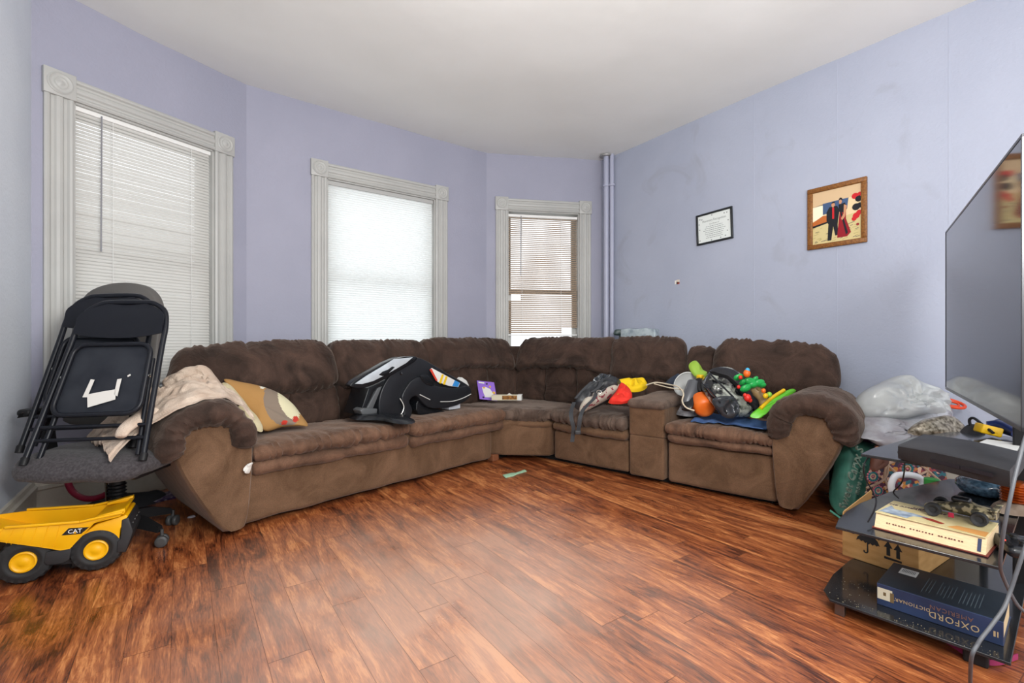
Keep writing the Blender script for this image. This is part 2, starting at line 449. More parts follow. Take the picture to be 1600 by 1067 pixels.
# the strips of paint-covered taping along the vertical joints of the right wall
for nm, px_ in (('trim_1', 1178), ('trim_2', 1308), ('trim_3', 1483)):
    p = at(px_, 533, 1); y = p.y*3.95/p.x
    bm = nb(); box(bm, (3.9487, y-.004, .1), (3.952, y+.004, CH-.02), .001); struct(nm, bm, lilac_r)
# baseboards
def baseboard(name, M, x0, x1):
    bm = nb(); prof = [(0, 0), (-.022, 0), (-.022, .165), (-.030, .175), (-.030, .195), (-.018, .205), (-.012, .225), (0, .23)]
    tb = bmesh.new()
    a = [tb.verts.new((x0, y, z)) for y, z in prof]; b = [tb.verts.new((x1, y, z)) for y, z in prof]; n = len(prof)
    tb.faces.new(a); tb.faces.new(b[::-1])
    for i in range(n): tb.faces.new((a[i], b[i], b[(i+1) % n], a[(i+1) % n]))
    bmesh.ops.recalc_face_normals(tb, faces=tb.faces[:]); tb.transform(M); merge(bm, tb)
    struct(name, bm, basem)
baseboard('baseboard_left', WL, 0, LL-.0); baseboard('baseboard_bay_left', W1, 0, L1); baseboard('baseboard_bay_middle', W2, 0, L2)
baseboard('baseboard_bay_right', W3, 0, L3); baseboard('baseboard_right', WR, 0, LR)

# ---------------------------------------------------------------- windows
glass = mat('window_glass', (1, 1, 1), .02, trans=1, ior=1.02, spec=.2)
def window(name, M, x0, x1, z0, z1, cw):
    """structure: casing with corner blocks, stool, jamb, two sashes"""
    root = thing(name, None, None, M @ Vector(((x0+x1)/2, 0, 0)), math.atan2(M[1][0], M[0][0])); root['kind'] = 'structure'
    bm = nb()
    # fluted casing: one profile on both sides and the head
    def flute(a0, a1, lo, hi, horiz):
        prof = [(0, 0), (0, -.018), (.010, -.024), (.020, -.022), (.028, -.012), (.040, -.012), (.048, -.020), (.060, -.022), (.072, -.020), (.080, -.012), (.092, -.012), (.100, -.022), (.110, -.024), (.12, -.018), (.12, 0)]
        w_ = a1-a0; tb = bmesh.new(); n = len(prof)
        if horiz: A = [tb.verts.new((lo, y, a0+p/.12*w_)) for p, y in prof]; B_ = [tb.verts.new((hi, y, a0+p/.12*w_)) for p, y in prof]
        else: A = [tb.verts.new((a0+p/.12*w_, y, lo)) for p, y in prof]; B_ = [tb.verts.new((a0+p/.12*w_, y, hi)) for p, y in prof]
        tb.faces.new(A); tb.faces.new(B_[::-1])
        for i in range(n): tb.faces.new((A[i], B_[i], B_[(i+1) % n], A[(i+1) % n]))
        bmesh.ops.recalc_face_normals(tb, faces=tb.faces[:]); tb.transform(M); merge(bm, tb)
    flute(x0-cw, x0, z0-.02, z1+.0, False); flute(x1, x1+cw, z0-.02, z1, False)
    flute(z1, z1+cw*.94, x0, x1, True)
    obj('casing', bm, white, root, False)
    for xc in (x0-cw/2, x1+cw/2):
        bm = nb(); h = cw/2+.006; zc = z1+cw/2
        box(bm, (xc-h, -.030, zc-h), (xc+h, 0, zc+h), .003, M)
        MM = M @ Matrix.Translation((xc, -.030, zc)) @ Matrix.Rotation(PI/2, 4, 'X')
        r = h*.82
        lathe(bm, [(r, -.001), (r, .003), (r*.88, .007), (r*.76, .003), (r*.6, .0015), (r*.5, .006), (r*.4, .003), (r*.3, .004), (r*.18, .009), (0, .010)], 32, MM)
        obj('corner_block', bm, white, root)
    bm = nb(); box(bm, (x0-cw-.03, -.075, z0-.03), (x1+cw+.03, .03, z0), .006, M); box(bm, (x0-cw, -.02, z0-.12), (x1+cw, 0, z0-.03), .004, M)
    obj('stool', bm, white, root, False)
    bm = nb(); t = .012
    box(bm, (x0-.001, 0, z0), (x0+t, .16, z1), M=M); box(bm, (x1-t, 0, z0), (x1+.001, .16, z1), M=M); box(bm, (x0, 0, z1-t), (x1, .16, z1+.001), M=M)
    obj('jamb', bm, white, root, False)
    zm = 1.585; s = .045
    for nm, a, b, y in (('lower_sash', z0, zm+.02, .085), ('upper_sash', zm-.02, z1-.01, .12)):
        bm = nb()
        box(bm, (x0+t, y, a), (x0+t+s, y+.035, b), .003, M); box(bm, (x1-t-s, y, a), (x1-t, y+.035, b), .003, M)
        box(bm, (x0+t+s, y, a), (x1-t-s, y+.035, a+s), .003, M); box(bm, (x0+t+s, y, b-s), (x1-t-s, y+.035, b), .003, M)
        so = obj(nm, bm, white, root, False)
        bm = nb(); box(bm, (x0+t+s-.004, y+.015, a+s-.004), (x1-t-s+.004, y+.019, b-s+.004), M=M); obj('pane', bm, glass, so, False)
    return root
window('window_1', W1, .186, 1.025, .72, 2.465, .138)
window('window_2', W2, .625, 1.69, .72, 2.465, .132)
window('window_3', W3, .232, 1.055, .72, 2.465, .132)

# blinds
slatm = mat('blind_vinyl', (.60, .59, .56), .5, transl=.20)
slatm3 = mat('blind_vinyl_shaded', (.42, .32, .235), .5, transl=.12)  # shade on the backlit white slats put into the colour as brown
def venetian(label, M, x0, x1, z0, z1, pitch, tilt, wx, wlen, cords, gaps=(), sm=slatm, arc=.003, y=.035, sk=0):
    root = thing('venetian_blind', label, 'window blind', M @ Vector(((x0+x1)/2, y, z0)), math.atan2(M[1][0], M[0][0]), 'venetian blinds in the bay windows')
    bm = nb(); box(bm, (x0, y-.014, z1-.028), (x1, y+.014, z1), .002, M); obj('headrail', bm, whitep, root, False)
    bm = nb(); z = z1-.04; i = 0; hw = .0125
    while z > z0+.02:
        segs = [(x0+.003, x1-.003)]
        for (ga, gb, gz0, gz1) in gaps:
            if gz0 < z < gz1:
                ns = []
                for a, b in segs:
                    if ga > a+.01: ns.append((a, ga))
                    if gb < b-.01: ns.append((gb, b))
                segs = ns
        for a, b in segs:
            n = 4; ra = []; rb = []
            dz = random.uniform(-.0005, .0005); tl = tilt+random.uniform(-.02, .02)
            for k in range(n+1):
                s = (k/n-.5)*2*hw; c = arc*(1-(s/hw)**2)
                yy = s*math.cos(tl)+c*math.sin(tl); zz = s*math.sin(tl)+c*math.cos(tl)
                ra.append(bm.verts.new(M @ Vector((a, y+yy, z+zz+dz+sk*(a-x0))))); rb.append(bm.verts.new(M @ Vector((b, y+yy, z+zz+dz+sk*(b-x0)))))
            for k in range(n): bm.faces.new((ra[k], rb[k], rb[k+1], ra[k+1]))
        z -= pitch; i += 1
    obj('slats', bm, sm, root)
    bm = nb(); box(bm, (x0+.003, y-.011, z0), (x1-.003, y+.011, z0+.014), .002, M); obj('bottom_rail', bm, whitep, root, False)
    for cx in cords:
        bm = nb(); tube(bm, [M @ Vector((cx, y-.016, z1-.02)), M @ Vector((cx, y-.016, z0+.01))], .0016, 5); tube(bm, [M @ Vector((cx, y+.016, z1-.02)), M @ Vector((cx, y+.016, z0+.01))], .0016, 5)
        obj('ladder_cord', bm, whitep, root)
    bm = nb(); tube(bm, [M @ Vector((wx, y-.03, z1-.02)), M @ Vector((wx-.004, y-.032, z1-.02-wlen))], .0045, 6)
    obj('tilt_wand', bm, mat('wand_plastic', (.25, .25, .27), .25), root)
    return root
venetian('closed white venetian blind on the tall left window behind the stacked chairs', W1, .20, 1.013, .735, 2.455, .0215, math.radians(66), .33, .85, (.395, .875), arc=.0045)
venetian('half open white venetian blind with broken slats on the small right window', W3, .245, 1.04, 1.085, 2.43, .0215, math.radians(40), .385, .66, (.40, .85),
         gaps=((.20, .385, 1.478, 1.535), (.86, 1.10, 1.05, 1.185)), sm=slatm3, sk=0.0)
# cellular shade on the middle window
shadem = mat('shade_fabric', (.86, .885, .875), .9, transl=.46, bump=.12, bs=60, stretch=(1, 1, 6), var=(.83, .86, .85), vs=5)
root = thing('cellular_shade', 'translucent white fabric shade pulled down over the middle window', 'window shade', W2 @ Vector((1.157, .04, .74)), math.atan2(W2[1][0], W2[0][0]))
bm = nb(); box(bm, (.640, .018, 2.415), (1.676, .062, 2.453), .004, W2); obj('headrail', bm, mat('grey_rail', (.42, .42, .41), .4), root, False)
bm = nb()
nz = 160
for side in (0, 1):
    rows = []
    for k in range(nz+1):
        z = 2.415-(2.415-.765)*k/nz; yy = .036+(.003 if k % 2 else -.003)+(.010 if side else 0)
        rows.append((bm.verts.new(W2 @ Vector((.646, yy, z))), bm.verts.new(W2 @ Vector((1.670, yy, z)))))
    for k in range(nz): bm.faces.new((rows[k][0], rows[k][1], rows[k+1][1], rows[k+1][0]))
    if side: break
    break
obj('fabric', bm, shadem, root)
bm = nb(); box(bm, (.644, .026, .745), (1.672, .050, .767), .003, W2); obj('bottom_rail', bm, whitep, root, False)

# riser pipe in the corner
root = thing('riser_pipe', 'lilac painted heating pipe rising to the ceiling in the corner', 'pipe', (3.88, 3.77, 0))
pm_ = mat('pipe_paint', (.37, .385, .49), .38)
bm = nb(); tube(bm, [(3.878, 3.785, .02), (3.878, 3.785, CH-.002)], .030, 20); obj('pipe', bm, pm_, root)
bm = nb(); tube(bm, [(3.906, 3.728, .02), (3.906, 3.728, CH-.002)], .024, 16); obj('pipe', bm, pm_, root)
bm = nb()
for z in (2.74,): lathe(bm, [(.030, z-.012), (.040, z-.010), (.040, z+.010), (.030, z+.012)], 20, Matrix.Translation((3.878, 3.785, 0))); lathe(bm, [(.024, z-.012), (.034, z-.010), (.034, z+.010), (.024, z+.012)], 20, Matrix.Translation((3.906, 3.728, 0)))
obj('collar', bm, pm_, root)
bm = nb(); lathe(bm, [(.036, CH-.012), (.072, CH-.010), (.075, CH-.001), (.036, CH-.001)], 24, Matrix.Translation((3.876, 3.785, -.008)) @ Matrix.Diagonal((.95, .95, 1, 1))); obj('ceiling_flange', bm, mat('flange_metal', (.35, .34, .33), .5, .5), root)

# ---------------------------------------------------------------- wall pictures
def rwall(y, z, off=0): return Vector((3.95-off, y, z))
MRW = frame((3.95, 0, 0), (0, -1, 0), (0, 0, 1))   # local x = -Y (to the right in view), y = up, z = towards room
def flatpoly(bm, pts, M, z, mi):
    v = [bm.verts.new(M @ Vector((x, y, z))) for x, y in pts]
    f = bm.faces.new(v); f.material_index = mi
def picframe(bm, M, w_, h_, fw, d0, d1, prof=True):
    for (a, b, c, d) in ((-w_/2, -h_/2, w_/2, -h_/2+fw), (-w_/2, h_/2-fw, w_/2, h_/2), (-w_/2, -h_/2+fw, -w_/2+fw, h_/2-fw), (w_/2-fw, -h_/2+fw, w_/2, h_/2-fw)):
        box(bm, (a, b, d0), (c, d, d1), .004, M)
# certificate
M = MRW @ Matrix.Translation((-2.520, 2.050, 0)) @ Matrix.Rotation(math.radians(2.0), 4, 'Z')
root = thing('framed_certificate', 'small black framed certificate hanging crooked on the lilac wall', 'picture frame', tuple(M.translation-Vector((.01, 0, .14))))
bm = nb(); picframe(bm, M, .355, .282, .018, .001, .018); obj('frame', bm, mat('black_frame', (.012, .014, .016), .35), root)
ink = mat('grey_ink', (.22, .24, .24), .8); paper = mat('certificate_paper', (.72, .76, .74), .6)
bm = nb(); box(bm, (-.165, -.128, .001), (.165, .128, .008), M=M)
n0 = len(bm.faces)
text(bm, 'Honorary Recognition', .030, M @ Matrix.Translation((.0, .068, .0085)), .0002, 1, sx=.85)
text(bm, 'Certificate of', .018, M @ Matrix.Translation((.0, .035, .0085)), .0002, 1)
random.seed(3)
for k in range(7):
    y = .012-k*.017; wd = random.uniform(.07, .12); x = -wd
    while x < wd:
        l = random.uniform(.008, .022); box(bm, (x, y, .008), (min(wd, x+l), y+.0045, .0085), M=M, mi=1); x += l+.004
for (x, y) in [(-.02, .112), (-.03, -.112), (.06, -.108), (.105, -.10), (.125, -.06), (.125, .10), (.10, .10), (.135, .03), (-.14, .095), (-.145, -.10), (-.145, .0), (-.12, .09), (-.15, .05)]:
    lathe(bm, [(.006, 0), (.004, .0008), (0, .001)], 8, M @ Matrix.Translation((x, y, .008)), 1)
obj('certificate', bm, [paper, ink], root, False)
# wedding photograph in oak frame
M = MRW @ Matrix.Translation((-1.544, 1.943, 0))
root = thing('framed_photograph', 'oak framed colour photograph of a couple, hanging on the lilac wall', 'picture frame', tuple(M.translation-Vector((.012, 0, .23))))
bm = nb(); picframe(bm, M, .385, .458, .034, .001, .024)
picframe(bm, M, .330, .403, .008, .001, .018)
obj('frame', bm, mat('oak_frame', '#6a3f18', .4, var='#8a5a26', vs=14, stretch=(1, 6, 6), bump=.1), root)
P_ = {'cream': '#dcc49a', 'ceil': '#cdb08a', 'carpet': '#c9b883', 'wood': '#b4622a', 'black': '#15161c', 'red': '#8c1420', 'skin': '#c08a66', 'bluew': '#3f5578', 'carp2': '#a89b64', 'bright': '#f0e4c8', 'redb': '#c01d24', 'grey': '#5a5450'}
keys = list(P_); PMs = [mat('photo_'+k, P_[k], .35) for k in keys]; ix = {k: i for i, k in enumerate(keys)}
bm = nb(); box(bm, (-.16, -.197, .001), (.16, .197, .010), M=M, mi=ix['cream'])
def U(pts, k, z): # picture space 0..1
    flatpoly(bm, [(-.158+x*.316, -.195+(1-y)*.39) for x, y in pts][::-1], M, .010+z*.0004, ix[k])
U([(0, .0), (1, 0), (1, .2), (.6, .24), (0, .28)], 'ceil', 1); U([(0, .28), (.23, .25), (.23, .5), (0, .55)], 'bright', 1)
U([(.22, .24), (.75, .22), (.72, .42), (.22, .45)], 'bluew', 2); U([(0, .57), (.22, .47), (.45, .50), (.45, .58), (0, .68)], 'wood', 2)
U([(0, .66), (.4, .58), (1, .5), (1, 1), (0, 1)], 'carpet', 1.5); U([(0, .64), (.4, .58), (.4, .61), (0, .68)], 'black', 2.2)
random.seed(5)
for k in range(46):
    x, y = random.uniform(0, .9), random.uniform(.68, .97); l = random.uniform(.04, .1)
    U([(x, y), (x+l, y-.015), (x+l, y-.005), (x, y+.01)], 'carp2' if k % 3 else 'grey', 2.0+k*.02)
# man
U([(.30, .42), (.36, .33), (.52, .33), (.57, .42), (.54, .6), (.53, .68), (.55, .88), (.48, .88), (.44, .70), (.40, .96), (.32, .96), (.34, .65), (.30, .58)], 'black', 4)
U([(.42, .35), (.46, .35), (.46, .56), (.42, .56)], 'redb', 5)
U([(.40, .28), (.43, .25), (.46, .26), (.48, .31), (.44, .35), (.41, .33)], 'skin', 5.5); U([(.40, .285), (.43, .235), (.48, .25), (.47, .27), (.42, .27)], 'black', 6)
# woman
U([(.56, .55), (.58, .40), (.70, .42), (.70, .60), (.80, .86), (.72, .93), (.52, .93)], 'red', 4.5); U([(.55, .32), (.68, .30), (.72, .42), (.66, .48), (.56, .45)], 'black', 5)
U([(.66, .33), (.72, .36), (.68, .56), (.62, .62), (.60, .58), (.65, .50)], 'skin', 5.6); U([(.56, .24), (.60, .22), (.62, .27), (.60, .31), (.56, .30)], 'skin', 5.8); U([(.55, .23), (.58, .19), (.62, .20), (.63, .25), (.60, .23)], 'black', 6)
U([(.58, .45), (.61, .45), (.74, .86), (.70, .90)], 'black', 5.2)
# balloons / flowers on the right edge
for (cx, cy, r, k) in [(.88, .22, .07, 'redb'), (.95, .28, .07, 'black'), (.90, .42, .08, 'black'), (.97, .40, .06, 'black'), (.96, .53, .06, 'redb'), (.90, .58, .07, 'redb'), (.86, .63, .05, 'redb'), (.97, .2, .05, 'redb'), (.93, .74, .03, 'red')]:
    U([(min(.99, cx+r*math.cos(a*PI/5)), cy+r*.8*math.sin(a*PI/5)) for a in range(10)], k, 3+cx+cy)
obj('photograph', bm, PMs, root, False)
# remains of a torn sticker on the wall
bm = nb()
for (y, z, w_, h_, k) in [(2.93, 1.592, .02, .035, 0), (2.905, 1.60, .03, .03, 1), (2.90, 1.583, .022, .018, 2), (2.915, 1.585, .012, .024, 3)]:
    box(bm, (3.946, y-w_/2, z-h_/2), (3.951, y+w_/2, z+h_/2), mi=k)
o = obj('torn_sticker', bm, [mat('st_white', '#e6e2d8', .7), mat('st_w2', '#d9c9b8', .7), mat('st_red', '#b0402c', .7), mat('st_blk', '#3a3432', .7)], None, False)
tag(o, 'torn remains of a small sticker on the lilac wall, above the sofa corner', 'sticker')
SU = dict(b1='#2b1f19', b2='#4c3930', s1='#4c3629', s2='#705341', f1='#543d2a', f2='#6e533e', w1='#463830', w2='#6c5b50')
# ---------------------------------------------------------------- sectional sofa
def suede(name, c1, c2, strength=.55, wr=9.0, sheen=.2):
    m = bpy.data.materials.new(name); m.use_nodes = True; nt = m.node_tree; N = nt.nodes.new; L = nt.links.new
    b = nt.nodes['Principled BSDF']; b.inputs['Roughness'].default_value = .88; b.inputs['Specular IOR Level'].default_value = .25
    b.inputs['Sheen Weight'].default_value = sheen; b.inputs['Sheen Roughness'].default_value = .45; b.inputs['Sheen Tint'].default_value = (.80, .66, .56, 1)
    tc = N('ShaderNodeTexCoord')
    n = N('ShaderNodeTexNoise'); n.inputs['Scale'].default_value = 3.6; n.inputs['Detail'].default_value = 7; n.inputs['Distortion'].default_value = 1.6; n.inputs['Roughness'].default_value = .6
    L(tc.outputs['Object'], n.inputs['Vector'])
    r = N('ShaderNodeValToRGB'); r.color_ramp.elements[0].position = .35; r.color_ramp.elements[0].color = (*rgb(c1), 1); r.color_ramp.elements[1].position = .68; r.color_ramp.elements[1].color = (*rgb(c2), 1)
    L(n.outputs[0], r.inputs[0])
    sp = N('ShaderNodeTexNoise'); sp.inputs['Scale'].default_value = 240; sp.inputs['Detail'].default_value = 2; L(tc.outputs['Object'], sp.inputs['Vector'])
    mr = N('ShaderNodeMapRange'); mr.inputs[1].default_value = .3; mr.inputs[2].default_value = .7; mr.inputs[3].default_value = .82; mr.inputs[4].default_value = 1.18; L(sp.outputs[0], mr.inputs[0])
    ml = N('ShaderNodeVectorMath'); ml.operation = 'SCALE'; L(r.outputs[0], ml.inputs[0]); L(mr.outputs[0], ml.inputs['Scale']); L(ml.outputs[0], b.inputs['Base Color'])
    w1 = N('ShaderNodeTexNoise'); w1.inputs['Scale'].default_value = wr; w1.inputs['Detail'].default_value = 3; w1.inputs['Distortion'].default_value = 2.4; L(tc.outputs['Object'], w1.inputs['Vector'])
    bp = N('ShaderNodeBump'); bp.inputs['Strength'].default_value = strength; bp.inputs['Distance'].default_value = .03
    L(w1.outputs[0], bp.inputs['Height'])
    bp2 = N('ShaderNodeBump'); bp2.inputs['Strength'].default_value = .12; bp2.inputs['Distance'].default_value = .004; L(sp.outputs[0], bp2.inputs['Height']); L(bp.outputs[0], bp2.inputs['Normal'])
    L(bp2.outputs[0], b.inputs['Normal'])
    return m
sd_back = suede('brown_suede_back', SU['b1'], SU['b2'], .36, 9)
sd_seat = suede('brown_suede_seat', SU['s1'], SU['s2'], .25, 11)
sd_base = suede('brown_suede_base', SU['f1'], SU['f2'], .22, 5, .25)
sd_worn = suede('brown_suede_worn', SU['w1'], SU['w2'], .25, 10)
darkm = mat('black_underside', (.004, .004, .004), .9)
sofa = thing('sectional_sofa', 'large L-shaped brown suede reclining sectional sofa in the bay corner', 'sofa', tuple(st(2.4, 3.1)), SB)
def P8(a, b, c, d, z0, z1, dz=(0, 0, 0, 0), db=(0, 0, 0, 0)):
    q = [a, b, c, d]
    return [st(*p, z0+e) for p, e in zip(q, db)]+[st(*p, z1+e) for p, e in zip(q, dz)]
def part(name, P, r, m, **kw):
    bm = nb(); hexa(bm, P, r, **kw); return obj(name, bm, m, sofa)
# --- bases
part('base_panel', P8((.985, 2.80), (2.955, 2.80), (2.955, 3.60), (.985, 3.60), .03, .36), .03, sd_base, seg=(30, 8, 8), puff=(0, .012, 0), lump=.008)
bm = nb()
poly = [(3.03, 2.745), (3.275, 2.43), (3.9, 2.43), (3.9, 3.3), (3.7, 3.5), (2.96, 3.5), (2.96, 2.87), (3.0, 2.85)]
slab(bm, [st(s, t, .05) for s, t in poly], None, (0, 0, .29), .02) 
obj('base_panel', bm, sd_base, sofa)
part('base_panel', P8((3.285, 2.40), (3.285, 1.705), (3.9, 1.705), (3.9, 2.40), .035, .275), .025, sd_base, seg=(14, 8, 8), puff=(0, .012, 0), lump=.005)
part('base_panel', P8((3.28, 1.405), (3.28, .705), (3.9, .705), (3.9, 1.405), .03, .315), .025, sd_base, seg=(14, 8, 8), puff=(0, .014, 0), lump=.005)
# shadow-dark feet / plinth
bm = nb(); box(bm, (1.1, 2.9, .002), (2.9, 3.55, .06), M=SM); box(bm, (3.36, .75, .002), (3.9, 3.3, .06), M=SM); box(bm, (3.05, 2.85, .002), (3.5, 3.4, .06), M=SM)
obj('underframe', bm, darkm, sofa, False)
bm = nb(); box(bm, (2.965, 2.80, .0), (3.04, 2.87, .055), .006, SM); obj('foot', bm, mat('foot_wood', '#7a4a30', .6), sofa, False)
# --- seats: lower roll and upper pad
def seat(a, b, c, d, z0, z1, z2, m, bk=-.04, n=26, sd=0, rb=.010, puf=.02):
    part('seat_roll', P8(a, b, c, d, z0, z1, db=(0, 0, .0, .0)), .042, sd_base if m is sd_worn else sd_seat, seg=(n, 10, 3), puff=(0, .022, 0), lump=.012, seed=sd, rib=(.005, 14, 0, 1))
    def sh(p, q, e): return (p[0]+(q[0]-p[0])*e, p[1]+(q[1]-p[1])*e)
    a2, b2 = sh(a, d, -.035), sh(b, c, -.035)
    bm = nb(); hexa(bm, P8(a2, b2, c, d, z1-.004, z2, dz=(0, 0, bk, bk)), .045, seg=(n*3, 26, 4), puff=(.006, .02, puf), lump=.010, seed=sd+3, rib=(rb, 34, 0, 1), k=6)
    o = obj('seat_pad', bm, m, sofa)
seat((1.03, 2.745), (2.062, 2.745), (2.062, 3.50), (1.03, 3.50), .285, .375, .455, sd_seat, sd=1, n=30)
seat((2.075, 2.745), (3.055, 2.745), (3.02, 3.50), (2.075, 3.50), .265, .355, .445, sd_seat, sd=5, n=28)
seat((3.045, 2.745), (3.262, 2.415), (3.98, 2.40), (3.05, 3.52), .285, .355, .435, sd_worn, bk=-.01, n=16, sd=9)
bm = nb(); hexa(bm, P8((3.5, 2.8), (4.0, 2.6), (4.02, 3.5), (3.2, 3.52), .30, .42), .03, seg=(8, 8, 3)); obj('seat_pad', bm, sd_worn, sofa)
seat((3.245, 2.395), (3.245, 1.712), (3.98, 1.712), (3.98, 2.395), .275, .355, .445, sd_worn, sd=13, n=20, bk=-.02)
seat((3.235, 1.405), (3.235, .712), (3.98, .712), (3.98, 1.405), .315, .385, .455, sd_seat, sd=17, n=20, bk=-.02)
# --- backs
def back(a, b, th, z0, zs, z1, sd, m=sd_back, tl=.10, n=20, top=(0, 0), arch=0.0, r=.085, low=True, ends=(0, 0), tuft=3):
    """a,b front-bottom line (s,t); thickness vector away from sitter"""
    a = Vector((*a, 0)); b = Vector((*b, 0)); u = (b-a).normalized(); nrm = Vector((-u.y, u.x, 0))
    if low:
        cuts = [i/tuft for i in range(tuft+1)]
        for i in range(tuft):
            p = a.lerp(b, cuts[i])-u*.004; q = a.lerp(b, cuts[i+1])+u*.004
            P = [SM @ (v+Vector((0, 0, z))) for v, z in ((p-nrm*.0, z0), (q-nrm*.0, z0), (q+nrm*th, z0), (p+nrm*th, z0), (p+nrm*.035, zs+.05+arch), (q+nrm*.035, zs+.05+arch), (q+nrm*th, zs+.05+arch), (p+nrm*th, zs+.05+arch))]
            bm = nb(); hexa(bm, P, .045, seg=(10, 4, 12), puff=(0, .020, 0), lump=.012, seed=sd+i, rib=(.008, 16, 2, 0)); obj('lumbar_pad', bm, m, sofa)
    e0, e1 = ends
    p0 = a-u*e0*0; P = []
    f0 = -.055
    for (v, k, z) in ((a, f0, zs), (b, f0, zs), (b, th, zs), (a, th, zs)): P.append(SM @ (v+nrm*k+Vector((0, 0, z))))
    for (v, k, z, e) in ((a, tl, z1-top[0], e0), (b, tl, z1-top[1], -e1), (b, th+tl*.6, z1-top[1], -e1), (a, th+tl*.6, z1-top[0], e0)): P.append(SM @ (v+u*e+nrm*k+Vector((0, 0, z))))
    L_ = (b-a).length
    # bottom edge of the headrest arches up in the middle
    bm = nb(); hexa(bm, P, r, seg=(int(n*2.6), 6, 22), puff=(.012, .034, .016), lump=.015, seed=sd*1.3, rib=(.012, 26, 0, 2), k=7)
    if arch:
        for v in bm.verts:
            l = SM.inverted() @ v.co; x = ((l-a).dot(u))/L_; w_ = max(0, 1-(l.z-zs)/.16)
            v.co.z += arch*max(0, 1-((x-.5)*2)**2)*min(1, w_)
    obj('back_cushion', bm, m, sofa)
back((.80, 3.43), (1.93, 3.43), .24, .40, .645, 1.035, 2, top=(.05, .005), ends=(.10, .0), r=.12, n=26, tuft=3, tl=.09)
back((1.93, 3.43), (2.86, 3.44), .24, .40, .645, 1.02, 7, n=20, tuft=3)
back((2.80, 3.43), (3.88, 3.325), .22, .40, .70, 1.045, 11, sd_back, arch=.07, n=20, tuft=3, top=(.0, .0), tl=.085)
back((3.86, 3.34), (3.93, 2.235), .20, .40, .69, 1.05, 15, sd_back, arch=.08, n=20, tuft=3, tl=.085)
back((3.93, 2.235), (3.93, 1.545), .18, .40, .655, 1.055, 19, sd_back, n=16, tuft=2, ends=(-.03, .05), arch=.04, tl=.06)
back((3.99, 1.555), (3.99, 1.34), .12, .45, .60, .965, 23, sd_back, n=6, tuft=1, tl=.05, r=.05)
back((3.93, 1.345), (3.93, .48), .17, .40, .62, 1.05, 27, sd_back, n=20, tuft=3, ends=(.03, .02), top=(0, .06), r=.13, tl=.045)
# corner filler behind the two corner cushions
part('back_frame', P8((3.80, 3.36), (3.96, 3.30), (4.10, 3.42), (3.90, 3.62), .05, .97), .03, sd_back, seg=(6, 6, 14))
# --- console
part('console', P8((3.262, 1.690), (3.262, 1.425), (3.93, 1.425), (3.93, 1.690), .035, .335), .016, sd_base, seg=(6, 10, 6), lump=.004)
part('console', P8((3.260, 1.692), (3.260, 1.422), (3.93, 1.422), (3.93, 1.692), .330, .545), .016, sd_base, seg=(6, 10, 6), lump=.004)
part('console_lid', P8((3.235, 1.698), (3.235, 1.416), (3.80, 1.416), (3.80, 1.698), .535, .605, dz=(-.012, -.012, .01, .01)), .03, sd_worn, seg=(10, 16, 3), puff=(0, .01, .012), lump=.008)
# --- arms
def arm(c0, sgn, front, length, run, name='arm'):
    """c0: centre coordinate across; builds with across axis, front coord and depth direction; run(x_across, y_depth, z)->room"""
    # body: front outline (across, z), narrower at the floor
    out = [(-.02*sgn+.17*sgn, .03), (.185*sgn, .30), (.185*sgn, .52), (.13*sgn, .60), (0, .645), (-.11*sgn, .62), (-.165*sgn, .52), (-.135*sgn, .36), (.05*sgn, .03)]
    bm = nb(); tb = bmesh.new(); n = len(out); rings = []
    pts2 = spline([(x, z, 0) for x, z in out], 4, True)
    lay = [(.0, .93), (.012, .98), (.03, 1.0)]+[(.03+(length-.03)*k/8, 1.0) for k in range(1, 9)]
    cx = sum(p.x for p in pts2)/len(pts2); cz = sum(p.y for p in pts2)/len(pts2)
    for yd, s in lay:
        rings.append([bm.verts.new(run(c0+cx+(p.x-cx)*s, front+yd, max(.03, cz+(p.y-cz)*s)+.0)) for p in pts2])
    m_ = len(pts2)
    for i in range(len(rings)-1):
        for k in range(m_): bm.faces.new((rings[i][k], rings[i][(k+1) % m_], rings[i+1][(k+1) % m_], rings[i+1][k]))
    bm.faces.new(rings[0][::-1]); bm.faces.new(rings[-1]); bmesh.ops.recalc_face_normals(bm, faces=bm.faces[:])
    obj(name, bm, sd_base, sofa)
def armpad(c0, front, length, run, a_, b_, cz, th, sd, sweep=112):
    bm = nb(); W_ = 2*math.radians(sweep)*.2
    def fn(p):
        x = p.x/(W_/2); y = p.y/(length/2); z = p.z/(th/2)
        tht = PI/2-x*math.radians(sweep)
        k = 1-.10*max(0, y)**2
        ra = a_-th/2+z*th/2; rb_ = b_-th/2+z*th/2
        return run(c0+ra*k*math.cos(tht), front+length/2+p.y-.02*math.sin(tht)*(y < -.8), cz+rb_*math.sin(tht))
    soft(bm, (W_, length, th), .055, fn, seg=(46, 26, 3), puff=(0, .02, .014), lump=.016, seed=sd, rib=(.009, 24, 0, 1), k=6)
    obj('arm_pad', bm, sd_back, sofa)
runL = lambda a, d, z: st(a, d, z)
runR = lambda a, d, z: st(d, a, z)
arm(.845, 1, 2.745, .85, runL); armpad(.825, 2.70, .86, runL, .225, .215, .50, .115, 4)
arm(.54, 1, 3.215, .72, runR); armpad(.52, 3.17, .66, runR, .23, .225, .50, .125, 8)
